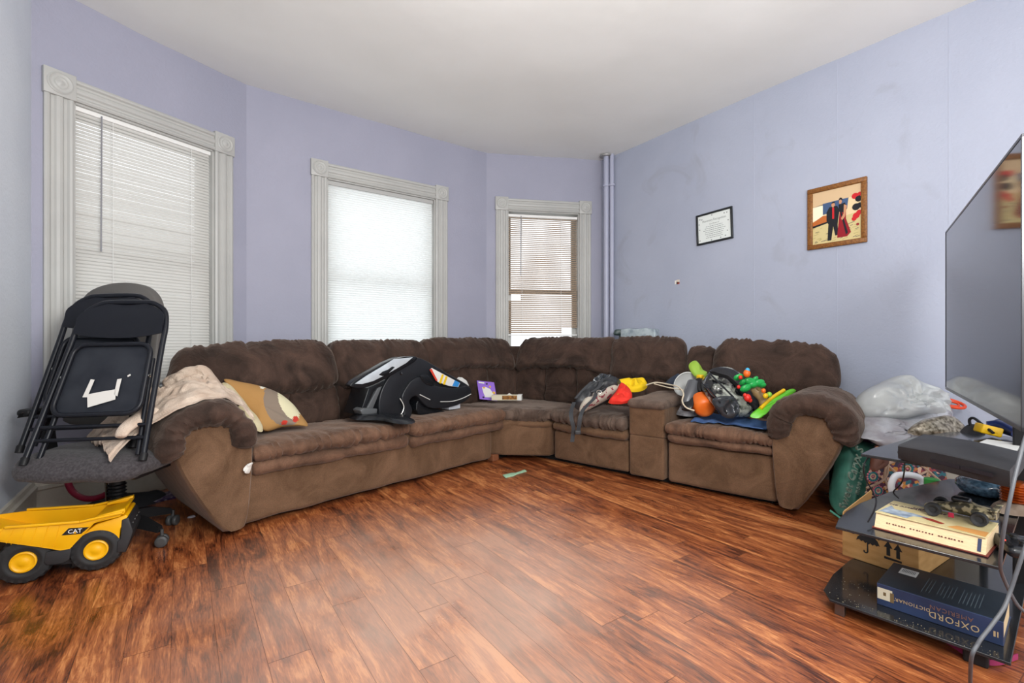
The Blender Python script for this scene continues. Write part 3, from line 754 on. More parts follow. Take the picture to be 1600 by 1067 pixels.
# ---------------------------------------------------------------- left side: office chair
blk = mat('black_plastic', (.010, .010, .011), .45, bump=.05, bs=300, spec=.3)
blkm = mat('black_enamel', (.007, .008, .012), .35, spec=.35)
chrome = mat('chrome', (.55, .54, .50), .25, 1)
upho = mat('charcoal_upholstery', (.030, .026, .028), .95, var=(.060, .053, .057), vs=90, bump=.25, bs=220, sheen=.1)
greyv = mat('grey_chair_back', (.085, .078, .072), .55, var=(.095, .09, .085), vs=5)
oc = Vector((-.29, 3.10, 0)); RZ = math.radians(8)
chair = thing('office_chair', 'black swivel office chair with charcoal seat carrying two folded metal chairs', 'office chair', tuple(oc), RZ)
MC = Matrix.Translation(oc) @ Matrix.Rotation(-YAW+math.radians(4), 4, 'Z')   # local: x right, y away from viewer
bm = nb(); soft(bm, (.58, .54, .085), .042, lambda p: MC @ Vector((.03+p.x*(1-.10*(p.y/.29)**2 if p.y > 0 else 1-.18*(p.y/.29)**4), p.y, .452+p.z-.06*max(0, -(p.y+.2))/.1*.5)), seg=(20, 18, 3), puff=(.02, .02, .02), lump=.012)
obj('seat', bm, upho, chair)
bm = nb(); soft(bm, (.52, .48, .035), .016, lambda p: MC @ Vector((.03+p.x*.97, p.y+.01, .408+p.z)), seg=(12, 12, 2)); obj('seat_shell', bm, blk, chair)
bm = nb()
prof = [(-.24, 0), (-.27, .12), (-.285, .40), (-.275, .60), (-.22, .72), (-.10, .775), (.05, .785), (.17, .755), (.255, .67), (.285, .50), (.27, .12), (.24, 0)]
pp = spline([(x, z, 0) for x, z in prof], 4, True)
def bk(x, z, e): return MC @ Vector((x*.82-.195, .27+.10*z/.78-.35*x*x*.6+e, .57+z))
f0 = [bm.verts.new(bk(p.x, p.y, 0)) for p in pp]; f1 = [bm.verts.new(bk(p.x, p.y, .045)) for p in pp]
f2 = [bm.verts.new(bk(p.x*.96, .37+(p.y-.37)*.965, -.012)) for p in pp]
for A_, B_ in ((f2, f0), (f0, f1)):
    for k in range(len(pp)): bm.faces.new((A_[k], A_[(k+1) % len(pp)], B_[(k+1) % len(pp)], B_[k]))
bm.faces.new(f2[::-1]); bm.faces.new(f1); bmesh.ops.recalc_face_normals(bm, faces=bm.faces[:]); obj('backrest', bm, greyv, chair)
bm = nb(); tube(bm, [MC @ Vector(v) for v in ((0, .05, .37), (0, .05, .24))], .034, 16); tube(bm, [MC @ Vector(v) for v in ((0, .05, .25), (0, .05, .10))], .026, 16)
for z in (.245, .262, .279, .296): lathe(bm, [(.030, z-.006), (.041, z), (.030, z+.006)], 16, MC @ Matrix.Translation((0, .05, 0)))
obj('gas_column', bm, blk, chair)
bm = nb()
cc = MC @ Vector((0, .05, 0)); tips = []
tip0 = atz(270, 820, 0); a0 = math.atan2(tip0.y-cc.y, tip0.x-cc.x); RR = math.hypot(tip0.y-cc.y, tip0.x-cc.x)
RR = min(RR, .34)
for k in range(5):
    a = a0+k*2*PI/5; dr = Vector((math.cos(a), math.sin(a), 0)); sd_ = Vector((-dr.y, dr.x, 0))
    p = [cc+dr*.02+Vector((0, 0, .125)), cc+dr*(RR*.6)+Vector((0, 0, .112)), cc+dr*(RR-.01)+Vector((0, 0, .085))]
    sec = []
    for q, w_, h_ in zip(p, (.032, .024, .016), (.032, .024, .014)):
        sec.append([bm.verts.new(q+sd_*w_-Vector((0, 0, h_))), bm.verts.new(q+sd_*w_*.7+Vector((0, 0, h_))), bm.verts.new(q-sd_*w_*.7+Vector((0, 0, h_))), bm.verts.new(q-sd_*w_-Vector((0, 0, h_)))])
    for i in range(2):
        for j in range(4): bm.faces.new((sec[i][j], sec[i][(j+1) % 4], sec[i+1][(j+1) % 4], sec[i+1][j]))
    bm.faces.new(sec[0]); bm.faces.new(sec[-1][::-1]); tips.append((cc+dr*RR, a))
lathe(bm, [(.045, .09), (.052, .11), (.052, .145), (.03, .16)], 20, Matrix.Translation((cc.x, cc.y, 0)))
bmesh.ops.recalc_face_normals(bm, faces=bm.faces[:])
obj('star_base', bm, blk, chair)
for (p, a) in tips:
    bm = nb(); p = Vector((p.x, p.y, 0))
    for s in (-1, 1):
        MW = Matrix.Translation(p+Vector((0, 0, .0285))) @ Matrix.Rotation(a+.6, 4, 'Z') @ Matrix.Rotation(PI/2, 4, 'X') @ Matrix.Translation((0, 0, s*.015))
        lathe(bm, [(.010, -.010), (.024, -.011), (.028, -.007), (.028, .007), (.024, .011), (.010, .010)], 20, MW)
    tube(bm, [p+Vector((0, 0, .03)), p+Vector((0, 0, .085))], .008, 8)
    obj('caster', bm, mat('caster_grey', (.05, .05, .05), .45), chair)
# arm rests
for sx in (-1,):
    bm = nb(); n = 10
    P_l = spline([MC @ Vector(v) for v in ((sx*.26, .14, .40), (sx*.36, .13, .41), (sx*.375, .11, .52), (sx*.375, .10, .61), (sx*.36, .06, .665), (sx*.36, .0, .67), (sx*.36, -.04, .665))], 4)
    ribbon(bm, P_l, MC.to_3x3() @ Vector((0, 1, 0)) if False else (MC.to_3x3() @ Vector((.25, 1, 0))), .05, .028)
    obj('armrest_bracket', bm, blk, chair)
    bm = nb(); soft(bm, (.065, .17, .035), .016, lambda p: MC @ Vector((sx*.362+p.x, .035+p.y, .675+p.z-.06*abs(p.y)**1.6)), seg=(3, 8, 2)); obj('armrest', bm, blk, chair)
# ---------------------------------------------------------------- folded chairs on the seat
def folding_chair(label, ox, oy, oz, rx, rz, roll, tape=True):
    """local frame: x right, z up along the folded chair, y away"""
    M = MC @ Matrix.Translation((ox, oy, oz)) @ Matrix.Rotation(rz, 4, 'Z') @ Matrix.Rotation(roll, 4, 'Y') @ Matrix.Rotation(-rx, 4, 'X')
    t = thing('folding_chair', label, 'folding chair', tuple(M.translation), 0, 'folded metal chairs')
    r = .0125; H_ = .80; wb, wt = .245, .205
    bm = nb()
    pts = [(-wb, 0, 0), (-wb+.01, 0, .15), (-wt-.005, 0, .55), (-wt, 0, .66), (-wt+.02, 0, .745), (-wt+.07, 0, .79), (-.08, 0, .803), (.08, 0, .803), (wt-.07, 0, .79), (wt-.02, 0, .745), (wt, 0, .66), (wt+.005, 0, .55), (wb-.01, 0, .15), (wb, 0, 0)]
    tube(bm, spline([M @ Vector(p) for p in pts], 5), r, 10); obj('front_frame', bm, blkm, t)
    # backrest panel
    bm = nb()
    def fn(u, v):
        zz = .625+.165*v; hw = wt-.004; 
        if zz > .70: hw = wt-.004-.11*((zz-.70)/.09)**2.2
        zb = zz-.02*(1-(2*u-1)**2)*(1-v)
        return M @ Vector(((2*u-1)*hw, -.012-.014*math.sin(PI*v)+.012*(1-(2*u-1)**2), zb))
    grid(bm, 20, 10, fn); solidify(bm, .006); obj('backrest', bm, blkm, t)
    # seat pan (seen from below): recessed panel and its rim
    bm = nb(); sw, s0, s1 = .175, .215, .565; rr = .055; loop = []
    for cx, cz, a0_ in ((sw-rr, s1-rr, 0), (-sw+rr, s1-rr, 90), (-sw-.012+rr, s0+rr, 180), (sw+.012-rr, s0+rr, 270)):
        for k in range(7): a = math.radians(a0_+15*k); loop.append((cx+rr*math.cos(a), cz+rr*math.sin(a)))
    tube(bm, [M @ Vector((x, -.016, z)) for x, z in loop], .011, 8, closed=True)
    bo = nb(); v = [bo.verts.new(M @ Vector((x, -.006, z))) for x, z in loop]; bo.faces.new(v); solidify(bo, .012)
    seat_ = obj('seat_pan', bo, mat('seat_underside', (.012, .014, .020), .5, var=(.024, .027, .034), vs=7, spec=.3), t)
    obj('seat_rim', bm, blkm, t)
    if tape:
        bt = nb()
        for q in ([(-.075, .30), (-.055, .30), (-.045, .385), (-.062, .388)], [(.075, .30), (.058, .31), (.055, .385), (.073, .388)], [(-.058, .313), (-.04, .25), (.07, .285), (.06, .335), (.0, .325)], [(.098, .395), (.11, .402), (.106, .410), (.095, .403)]):
            slab(bt, [M @ Vector((x, -.0145, z)) for x, z in q], None, M.to_3x3() @ Vector((0, .0015, 0)), 0)
        o = obj('paper_scraps', bt, mat('torn_paper', (.62, .60, .56), .8), t, False, label='torn white paper and tape stuck under the seat')
    # rear legs and cross bars
    for s in (-1, 1):
        bm = nb(); tube(bm, [M @ Vector(p) for p in ((s*(wt-.035), .018, .50), (s*(wb-.04), .022, .03))], .011, 8)
        obj('rear_leg', bm, blkm, t)
    for z in (.165, .105):
        bm = nb(); tube(bm, [M @ Vector((-wb+.012, .0, z)), M @ Vector((wb-.012, .0, z))], .0085, 8); obj('cross_bar', bm, blkm, t)
    for s in (-1, 1):
        bm = nb(); lathe(bm, [(.0155, 0), (.016, .03), (.0135, .035)], 12, M @ Matrix.Translation((s*wb, 0, -.002))); obj('foot_cap', bm, blk, t)
        bm = nb(); lathe(bm, [(.008, 0), (.008, .008), (0, .010)], 10, M @ Matrix.Translation((s*(sw+.012), -.012, .40)) @ Matrix.Rotation(s*PI/2, 4, 'Y')); obj('pivot', bm, chrome, t)
    return t
folding_chair('dark navy folding chair with torn paper under its seat, frontmost on the office chair', +.072, -.25, .480, math.radians(23), math.radians(2), math.radians(-1))
folding_chair('black folding chair just behind the front one, its frame showing at the left and top', -.052, -.13, .512, math.radians(21), math.radians(2), math.radians(-1.5), False)
# ---------------------------------------------------------------- helpers for things lying about
def onplane(px, py, O, n):
    O = Vector(O); n = Vector(n); c = Vector((0, 0, CAMZ)); r = at(px, py, 1)-c
    return c+r*((O-c).dot(n)/r.dot(n))
def polyd(pts): return [at(x, y, d) for x, y, d in pts]
def single(name, bm, m, label, cat, group=None, smooth=True, kind=None):
    return tag(obj(name, bm, m, None, smooth), label, cat, group, kind)
def ctr(ps): return sum((Vector(p) for p in ps), Vector())/len(ps)
towards = -Fd
# ---------------------------------------------------------------- toy dump truck
yel = mat('truck_yellow', '#e2a300', .38, var='#eaae06', vs=8); rub = mat('tyre_rubber', (.018, .018, .019), .7); blp = mat('truck_black', (.022, .022, .024), .5)
fw = atz(150, 893, 0); rw = atz(36, 914, 0)
tx = (fw-rw).normalized(); ty = Vector((-tx.y, tx.x, 0))
if ty.dot(Fd) < 0: ty = -ty
WR_ = .096; TWD = .215
truck = thing('toy_dump_truck', 'large yellow toy dump truck with black tyres parked on the wood floor', 'toy truck', tuple((fw+rw)/2+ty*TWD/2), math.atan2(tx.y, tx.x))
TP = lambda px, py, y=0: onplane(px, py, rw+ty*y, ty)
def tl(x, y, z): return rw+tx*x+ty*y+Vector((0, 0, z))
for base in (rw, fw):
    for s, y0 in ((0, 0), (1, TWD-.075)):
        MW = Matrix((tx, Vector((0, 0, 1)), ty)).transposed().to_4x4(); MW.translation = base+ty*y0+Vector((0, 0, WR_))
        bm = nb(); n = 80; W_ = .075
        prof = [(.050, .006), (.056, 0), (.066, -.001), (.072, .003), (.086, .004), (.094, .012), (.0965, .022), (.0965, W_-.022), (.094, W_-.012), (.086, W_-.004), (.050, W_)]
        rings = []
        for i, (r, z) in enumerate(prof):
            rg = []
            for k in range(n):
                rr = r
                if r > .09 and (k+(2 if z < W_/2 else 0)) % 4 < 2: rr = r-.006
                rg.append(bm.verts.new(MW @ Vector((rr*math.cos(2*PI*k/n), rr*math.sin(2*PI*k/n), z))))
            rings.append(rg)
        for i in range(len(rings)-1):
            for k in range(n): bm.faces.new((rings[i][k], rings[i][(k+1) % n], rings[i+1][(k+1) % n], rings[i+1][k]))
        bm.faces.new(rings[0][::-1]); bm.faces.new(rings[-1]); bmesh.ops.recalc_face_normals(bm, faces=bm.faces[:])
        wh = obj('wheel', bm, rub, truck)
        bm = nb()
        for z, d_ in (((.006, -1),) if s == 0 else ((W_-.006, 1),)):
            lathe(bm, [(.043, z), (.043, z+d_*.008), (.038, z+d_*.010), (.034, z+d_*.006), (.018, z+d_*.006), (.014, z+d_*.009), (0, z+d_*.009)], 28, MW)
        bmesh.ops.recalc_face_normals(bm, faces=bm.faces[:]); obj('hub_cap', bm, yel, wh)
def sideslab(name, pts, y0, th, m, parent, bev=.003, label=None):
    bm = nb(); slab(bm, [TP(x, y, y0) for x, y in pts], None, ty*th, bev); return obj(name, bm, m, parent, label=label)
sideslab('chassis', [(48, 880), (60, 862), (190, 842), (197, 862), (118, 880), (72, 884)], .03, TWD-.06, blp, truck)
sideslab('side_step', [(72, 862), (112, 856), (108, 874), (98, 880), (73, 883), (68, 878)], -.004, .04, blp, truck)
bed = sideslab('dump_bed', [(-42, 832), (8, 825), (60, 822), (125, 816), (150, 811), (192, 801), (187, 807), (147, 817), (109, 857), (94, 859.5), (73, 856), (0, 846), (-44, 838)], -.012, .007, yel, truck)
bm = nb(); slab(bm, [TP(x, y, -.012) for x, y in [(-42, 832), (8, 825), (60, 822), (125, 816), (150, 811), (192, 801), (187, 807), (147, 817), (109, 857), (94, 859.5), (73, 856), (0, 846), (-44, 838)]], None, ty*.007, 0); bm.transform(Matrix.Translation(ty*(TWD+.017))); obj('dump_bed', bm, yel, truck)
A_ = lambda px, py: TP(px, py, -.012)
bm = nb(); Wf = ty*(TWD+.022)
for (a, b) in (((-44, 838), (0, 846)), ((0, 846), (73, 856)), ((73, 856), (94, 859.5)), ((94, 859.5), (109, 857)), ((109, 857), (147, 817)), ((147, 817), (170, 809)), ((170, 809), (194, 802))):
    p, q = A_(*a), A_(*b); up = Vector((0, 0, .006)); slab(bm, [p, q, q+up, p+up], None, Wf, 0)
# canopy nose and rims
p, q = A_(150, 811), A_(195, 801); slab(bm, [p+Vector((0, 0, 0)), q, q+Vector((0, 0, .02)), p+Vector((0, 0, .012))], None, ty*.03, .002); slab(bm, [p+Wf-ty*.03, q+Wf-ty*.03, q+Wf-ty*.03+Vector((0, 0, .02)), p+Wf-ty*.03+Vector((0, 0, .012))], None, ty*.03, .002)
p = A_(190, 802); slab(bm, [p, p+tx*.012+Vector((0, 0, .004)), p+tx*.012+Vector((0, 0, .012)), p+Vector((0, 0, .012))], None, Wf, .002)
for (a, b) in (((8, 825), (125, 816)), ((125, 816), (192, 801))):
    p, q = A_(*a), A_(*b)
    for off in (ty*-.010, Wf-ty*.004): slab(bm, [p+off, q+off, q+off+Vector((0, 0, .010)), p+off+Vector((0, 0, .010))], None, ty*.014, .002)
for k in range(6):
    a = A_(5+k*18, 824-k*1.6); b = A_(-8+k*18, 846+k*2); tube(bm, [a, b], .0022, 5)
obj('dump_bed_shell', bm, yel, truck)
cabp = [(122, 840), (150, 819), (196, 804), (200, 806), (188, 826), (186, 842), (178, 845), (168, 838), (150, 835), (132, 838), (112, 856), (108, 852)]
sideslab('cab', cabp, .004, TWD-.008, yel, truck, .004)
sideslab('frame_rail', [(16, 846), (20, 840), (75, 850), (62, 866), (50, 860), (30, 852), (16, 856)], .01, TWD-.02, yel, truck)
sideslab('bumper', [(188, 842), (190, 812), (201, 808), (208, 830), (203, 845), (196, 862), (182, 863), (183, 846)], .0, TWD, blp, truck, .004)
bm = nb(); gp = TP(204, 828, .02)
for k in range(4): box(bm, (0, 0, 0), (.006, .02, .03), .002, Matrix.Translation(gp+ty*(.02+.05*k)) @ Matrix.Rotation(math.atan2(tx.y, tx.x), 4, 'Z'))
obj('headlights', bm, mat('headlight_silver', (.6, .6, .6), .2, .6), truck)
bm = nb(); slab(bm, [TP(x, y, -.0135) for x, y in [(96, 836), (107, 825), (139, 823), (127, 833.5)]], None, ty*.0015, 0); dec = obj('decal', bm, mat('decal_black', (.01, .01, .01), .4), truck, False)
tz = Vector((0, 0, 1)); cM = frame(TP(117, 829.5, -.0140), TP(128, 828.3, -.014)-TP(108, 830.5, -.014), tz)
bm = nb(); text(bm, 'CAT', .024, cM, .0006, sx=1.0); obj('lettering', bm, mat('decal_white', (.8, .8, .8), .5), dec, False)
bm = nb(); q = [TP(x, y, -.0150) for x, y in [(114.6, 833.2), (119.3, 832.9), (117.1, 829.6)]]; f = bm.faces.new([bm.verts.new(p) for p in q]); solidify(bm, .0004); obj('logo_triangle', bm, yel, dec, False)

# ---------------------------------------------------------------- left corner odds and ends
bm = nb(); c_ = at(150, 735, 2.62); pts = [c_+Rd*(.15*math.cos(a))+Vector((0, 0, .14*math.sin(a)))+Fd*.04*math.sin(a) for a in [2*PI*k/40 for k in range(40)]]
tube(bm, pts, .016, 8, closed=True); single('toy_hoop', bm, mat('crimson_plastic', '#8a0f30', .4), 'crimson plastic hoop standing behind the office chair column', 'hoop')
bm = nb(); p = at(172, 775, 2.56); p.z = 0; q = at(166, 738, 2.50); tube(bm, [p, Vector((q.x, q.y, .385))], .012, 12); single('metal_pole', bm, chrome, 'short metal pole standing beside the office chair column', 'pole')
bm = nb(); c_ = atz(128, 784, .0); inflate(bm, [c_+Vector((math.cos(a)*.06*(1+.3*math.sin(3*a)), math.sin(a)*.05, .003)) for a in [k*PI/5 for k in range(10)]], .035, (0, 0, 1), back=.02, lump=.01, seed=2); single('cloth_scrap', bm, mat('faded_blue_cloth', '#4f7f96', .9, var='#8a6a40', vs=20), 'crumpled blue and tan cloth scrap on the floor under the office chair', 'cloth')
mg = [atz(x, y, .0) for x, y in [(222, 785), (262, 770), (282, 768), (285, 776), (240, 786)]]
bm = nb(); slab(bm, [p+Vector((0, 0, .001)) for p in mg], None, (0, 0, .012), 0); single('magazine', bm, mat('magazine_print', '#9a93a0', .35, var='#3f2a52', vs=38, lo=.45, hi=.55), 'purple and white printed magazine on the floor beside the sofa arm', 'magazine', smooth=False)
mg = [atz(x, y, .0) for x, y in [(125, 795), (200, 778), (262, 772), (240, 787), (160, 806)]]
bm = nb(); inflate(bm, mg, .05, (0, 0, 1), back=.0, lump=.012, seed=5); single('black_bag', bm, mat('black_cloth', (.010, .010, .012), .8), 'limp black bag lying on the floor behind the yellow truck', 'bag')
bm = nb(); c_ = atz(299, 808, 0); inflate(bm, [c_+Vector((math.cos(a)*.022, math.sin(a)*.014, .002)) for a in [k*PI/4 for k in range(8)]], .008, (0, 0, 1), back=.0, lump=.004, seed=9, rings=4); single('plastic_scrap', bm, mat('clear_scrap', (.6, .56, .62), .2, alpha=.7), 'tiny clear plastic scrap on the floor by the sofa arm', 'scrap')
for (x, y, lb) in ((108, 702, 'tiny blue foam scrap on the office chair seat, left one'), (158, 698.5, 'tiny blue foam scrap on the office chair seat, right one')):
    bm = nb(); c_ = atz(x, y, .497); box(bm, c_+Vector((-.011, -.007, 0)), c_+Vector((.011, .007, .007)), .003); single('foam_scrap', bm, mat('blue_foam', '#2a72b8', .6), lb, 'scrap', 'blue foam scraps on the office chair seat')

# ---------------------------------------------------------------- shirt over the left arm
knit = mat('beige_knit', '#b8a290', .95, var='#ccbaa9', vs=14, bump=.5, bs=160, stretch=(1, 1, 1))
def shirt(u, v):
    path = [(.43, .53), (.50, .60), (.58, .665), (.68, .735), (.80, .775), (.93, .765), (1.03, .70), (1.08, .62)]
    x = u*(len(path)-1); i = min(int(x), len(path)-2); f_ = x-i
    s = path[i][0]*(1-f_)+path[i+1][0]*f_; z = path[i][1]*(1-f_)+path[i+1][1]*f_
    t0 = 2.83-.10*(1-u)+.05*math.sin(u*9); t1 = 3.34
    t = t0+(t1-t0)*v
    q = Vector((s*7+v*1.5, t*9, 3)); rd = 1-abs(noise.noise(q))*2.6
    e_ = min(1, v*3+.1); zz = z-.028+e_*.020*rd+e_*.016*(1-abs(noise.noise(Vector((s*20+t*6, t*16, 5))))*3)+e_*.022*noise.noise(Vector((s*14, t*6, 1)))+.05*math.sin(PI*min(1, v*1.1))*(.4+.6*u)
    if v < .04: zz -= .012
    return st(s, t, zz)
troot = thing('beige_sweater', 'beige cable knit sweater crumpled over the left sofa arm', 'sweater', tuple(st(.78, 3.05, .74)))
bm = nb(); grid(bm, 90, 70, shirt); solidify(bm, .008); obj('body', bm, knit, troot)
bm = nb(); inflate(bm, polyd([(258, 596, 2.85), (290, 582, 2.9), (322, 573, 2.95), (336, 586, 2.97), (350, 606, 2.98), (352, 622, 2.95), (310, 612, 2.86), (275, 622, 2.8), (258, 612, 2.8)]), .07, towards+Vector((0, 0, .8)), lump=.020, ridge=.022, seed=3, back=.6, rings=18, fsc=16, sm=5); obj('sleeve', bm, knit, troot)
bm = nb(); P_s = spline([ont(244, 640, 2.9), ont(222, 655, 2.84), ont(206, 668, 2.80), ont(199, 680, 2.78)], 5)
tube(bm, [p+towards*.04 for p in P_s], [.050, .048, .046, .045, .044, .043, .042, .040, .038, .036, .034, .032, .030, .028, .026, .02][:len(P_s)], 14, flat=.5); obj('sleeve', bm, knit, troot)
# little white cloth caught on the sofa front
bm = nb(); inflate(bm, [ont(x, y, 2.712) for x, y in [(380, 733), (386, 725), (395, 722), (393, 728), (390, 738), (386, 739)]], .02, towards, lump=.012, seed=4, rings=6, back=.2, fsc=40); single('white_rag', bm, mat('white_rag_cloth', (.62, .60, .56), .9), 'small white rag caught on the front of the sofa by its left arm', 'rag')

# ---------------------------------------------------------------- cushions
cc_ = {'tan': '#a37a46', 'grey': '#7f7062', 'cream': '#cdc6a4', 'red': '#b53325', 'white': '#dcd8c8'}
def pcush(p):
    # picture frame of the cushion: back-project onto photo-like axes of the cushion itself
    r = p-CU0; u = r.dot(CUx)/CUw; v = r.dot(CUy)/CUh
    def ell(cx, cy, a, b, ang=0):
        dx, dy = u-cx, v-cy; c, s = math.cos(ang), math.sin(ang); X, Y = dx*c+dy*s, -dx*s+dy*c
        return (X/a)**2+(Y/b)**2 < 1
    if ell(.60, .13, .05, .055) or ell(.78, .17, .05, .055): return 3
    if ell(.70, .66, .035, .02): return 3
    if ell(.69, .50, .155, .36, .32): return 2
    if ell(.57, .50, .27, .47, .30): return 1
    if ell(.27, .86, .045, .035): return 4
    return 0
CU0 = at(380, 672, 2.92); CUx = at(482, 668, 3.10)-CU0; CUw = CUx.length; CUx.normalize(); CUy = Vector((0, 0, 1)); CUh = (at(400, 596, 3.05)-at(400, 672, 2.95)).z
bm = nb()
inflate(bm, polyd([(351, 592, 3.02), (376, 596, 3.05), (405, 602, 3.10), (433, 612, 3.13), (455, 628, 3.14), (470, 647, 3.13), (481, 664, 3.10), (466, 665, 3.04), (440, 667, 2.99), (414, 673, 2.93), (400, 655, 2.96), (382, 633, 2.99), (365, 612, 3.00)]), .075, towards+Vector((0, 0, .3)), rings=34, lump=.006, seed=8, back=.9, sm=10, paint=pcush)
single('throw_pillow', bm, [mat('pillow_'+k, c, .9, var=None, bump=.15, bs=200) for k, c in cc_.items()], 'tan throw pillow with a grey and cream animal shape leaning in the sofa corner', 'pillow')
bm = nb()
inflate(bm, polyd([(347, 598, 2.96), (358, 600, 2.96), (372, 618, 2.93), (388, 640, 2.90), (402, 655, 2.87), (411, 671, 2.85), (404, 674, 2.83), (392, 662, 2.83), (376, 645, 2.85), (358, 628, 2.88), (346, 612, 2.92)]), .04, towards, rings=10, lump=.012, seed=3, back=1.2, sm=4)
single('throw_pillow', bm, mat('cream_cloth', '#b3a684', .95, var='#c4b998', vs=10, bump=.3, bs=60), 'plain cream pillow squeezed between the left arm and the patterned pillow', 'pillow')

# ---------------------------------------------------------------- child car seat base
csb = mat('carseat_plastic', (.013, .014, .017), .32, bump=.04, bs=200, spec=.4); csd = mat('carseat_dark', (.008, .009, .011), .25); csg = mat('carseat_silver', (.45, .49, .53), .30, .2, var=(.55, .60, .64), vs=12); csr = mat('carseat_rail', (.10, .105, .11), .4, .2)
cs = thing('car_seat_base', 'black infant car seat base lying tilted on the left sofa seats', 'car seat base', tuple(ont(640, 640, 3.0)))
sb_y = SM.to_3x3() @ Vector((0, 1, 0))
def cslab(name, pts, t, th, m, bev=.006, par=None, label=None, sm=1):
    bm = nb(); pp = [ont(x, y, t) for x, y in pts]
    if sm > 1: pp = spline(pp, sm, True)
    slab(bm, pp, None, sb_y*th, bev); return obj(name, bm, m, par or cs, label=label)
cslab('shell', [(596, 650), (592, 630), (598, 606), (612, 584), (632, 566), (650, 558), (668, 564), (700, 583), (730, 600), (737, 610), (733, 618), (716, 622), (690, 622), (664, 612), (650, 604), (638, 607), (632, 616), (635, 634), (640, 648), (634, 655), (616, 652)], 2.98, .28, csb, .012, sm=3)
cslab('side_shell', [(637, 602), (646, 592), (658, 589), (668, 598), (684, 603), (710, 606), (730, 602), (737, 610), (733, 622), (716, 632), (694, 637), (672, 637), (660, 628), (650, 618), (640, 626), (645, 640), (640, 654), (630, 656), (632, 640), (628, 620)], 2.955, .34, csb, .016, sm=3)
pl = cslab('top_panel', [(547, 601), (560, 590), (590, 573), (616, 560), (649, 556), (651, 562), (640, 570), (612, 586), (590, 598), (568, 606), (552, 605)], 2.955, .07, csd, .006, sm=2)
pp = [(560, 596), (588, 577), (617, 562), (644, 559), (630, 569), (600, 587), (580, 596)]
# silver inlay on the upper face: top surface slightly above plate
def topface(px, py, up=.004): return ont(px, py, 2.955)+Vector((0, 0, up))
cslab('silver_inlay', [(555, 599), (573, 586.5), (596, 572.8), (616, 560.4), (645, 557.8), (635, 566.5), (605, 584), (583, 595), (566, 599.5)], 2.949, .010, csg, .0015, pl)
cslab('emblem', [(592, 585), (598, 580), (606, 577), (613, 572), (617, 573), (612, 578), (605, 585), (598, 587)], 2.947, .004, csd, .0005, pl)
for k, (xa, xb) in enumerate(((572, 590), (592, 610))):
    cslab('rail', [(xa, 640), (xb, 606-k*6), (xb+7, 603-k*6), (xa+9, 642)], 2.99+.0, .05, csr, .003)
cslab('foot', [(563, 641), (568, 637), (590, 638), (589, 646), (584, 651), (566, 647)], 2.965, .10, csr, .006)
cslab('back_frame', [(562, 648), (576, 606), (604, 592), (600, 600), (584, 612), (572, 640), (596, 644), (592, 650)], 3.00, .22, csd, .004)
cslab('handle_opening', [(657, 586), (666, 585), (676, 593), (678, 602), (668, 601), (660, 594)], 2.950, .006, csd, .002, sm=2)
lab_ = cslab('warning_label', [(672, 577), (675, 574.5), (719, 598), (716, 604.5), (700, 602), (684, 596)], 2.947, .006, mat('label_white', (.62, .62, .60), .5), .001)
cslab('label_band', [(671.5, 577), (674.5, 575.5), (684, 594), (681.5, 594.5)], 2.944, .003, mat('label_red', '#c8402e', .5), 0, lab_)
for (a, b, c_) in ((692, 688, 1), (698, 694, 1)):
    cslab('label_band', [(a-1.2, 583+(a-690)*.5), (a+1.6, 584+(a-690)*.5), (b+1.2, 598.3+(a-690)*.3), (b-1.8, 597.3+(a-690)*.3)], 2.944, .003, mat('label_yellow', '#d6b21c', .5), 0, lab_)
cslab('label_band', [(711, 593.5), (718.5, 597.5), (715.5, 604), (707, 602.5)], 2.944, .003, mat('label_blue', '#2f7fc0', .5), 0, lab_)
bm = nb(); tube(bm, spline([ont(x, y, 2.950) for x, y in [(656, 616), (664, 620), (672, 624)]], 4), .0035, 6); tube(bm, spline([ont(x, y, 2.950) for x, y in [(688, 627), (706, 626.5), (722, 622), (736, 615)]], 5), .0035, 6); tube(bm, spline([ont(x, y, 2.945) for x, y in [(625, 622), (631, 634), (628, 645), (622, 650)]], 4), .0035, 6)
obj('silver_trim', bm, mat('silver_trim', (.7, .7, .66), .3, .3), cs)
bm = nb(); lathe(bm, [(.012, 0), (.012, .004), (0, .006)], 14, frame(ont(627, 583, 2.975), Rd, (0, 0, 1))); obj('bolt', bm, csd, cs)
cslab('tether', [(650, 640), (655, 622), (672, 636), (690, 640), (700, 645), (680, 647), (660, 650)], 3.0, .16, csd, .01, sm=2)
cslab('paper_flap', [(716, 596), (722, 589), (729, 594), (733, 602), (726, 601)], 3.05, .05, mat('label_white', (.62, .62, .60), .5), .001, label='white paper flap sticking up behind the label')
bm = nb(); inflate(bm, [atz(x, y, .487) for x, y in [(546, 652), (560, 644), (600, 648), (640, 652), (648, 660), (625, 662), (590, 656), (560, 656)]], .03, (0, 0, 1), lump=.006, seed=3, back=.1); obj('harness_pad', bm, csd, cs)
bm = nb(); p = ont(702, 640, 2.99); MB_ = Matrix.Translation(p) @ Matrix.Rotation(SB, 4, 'Z'); box(bm, (0, 0, 0), (.125, .12, .06), .006, MB_); single('white_box', bm, mat('offwhite_plastic', (.52, .54, .58), .4), 'small white box on the sofa seat under the car seat base nose', 'box', smooth=False)

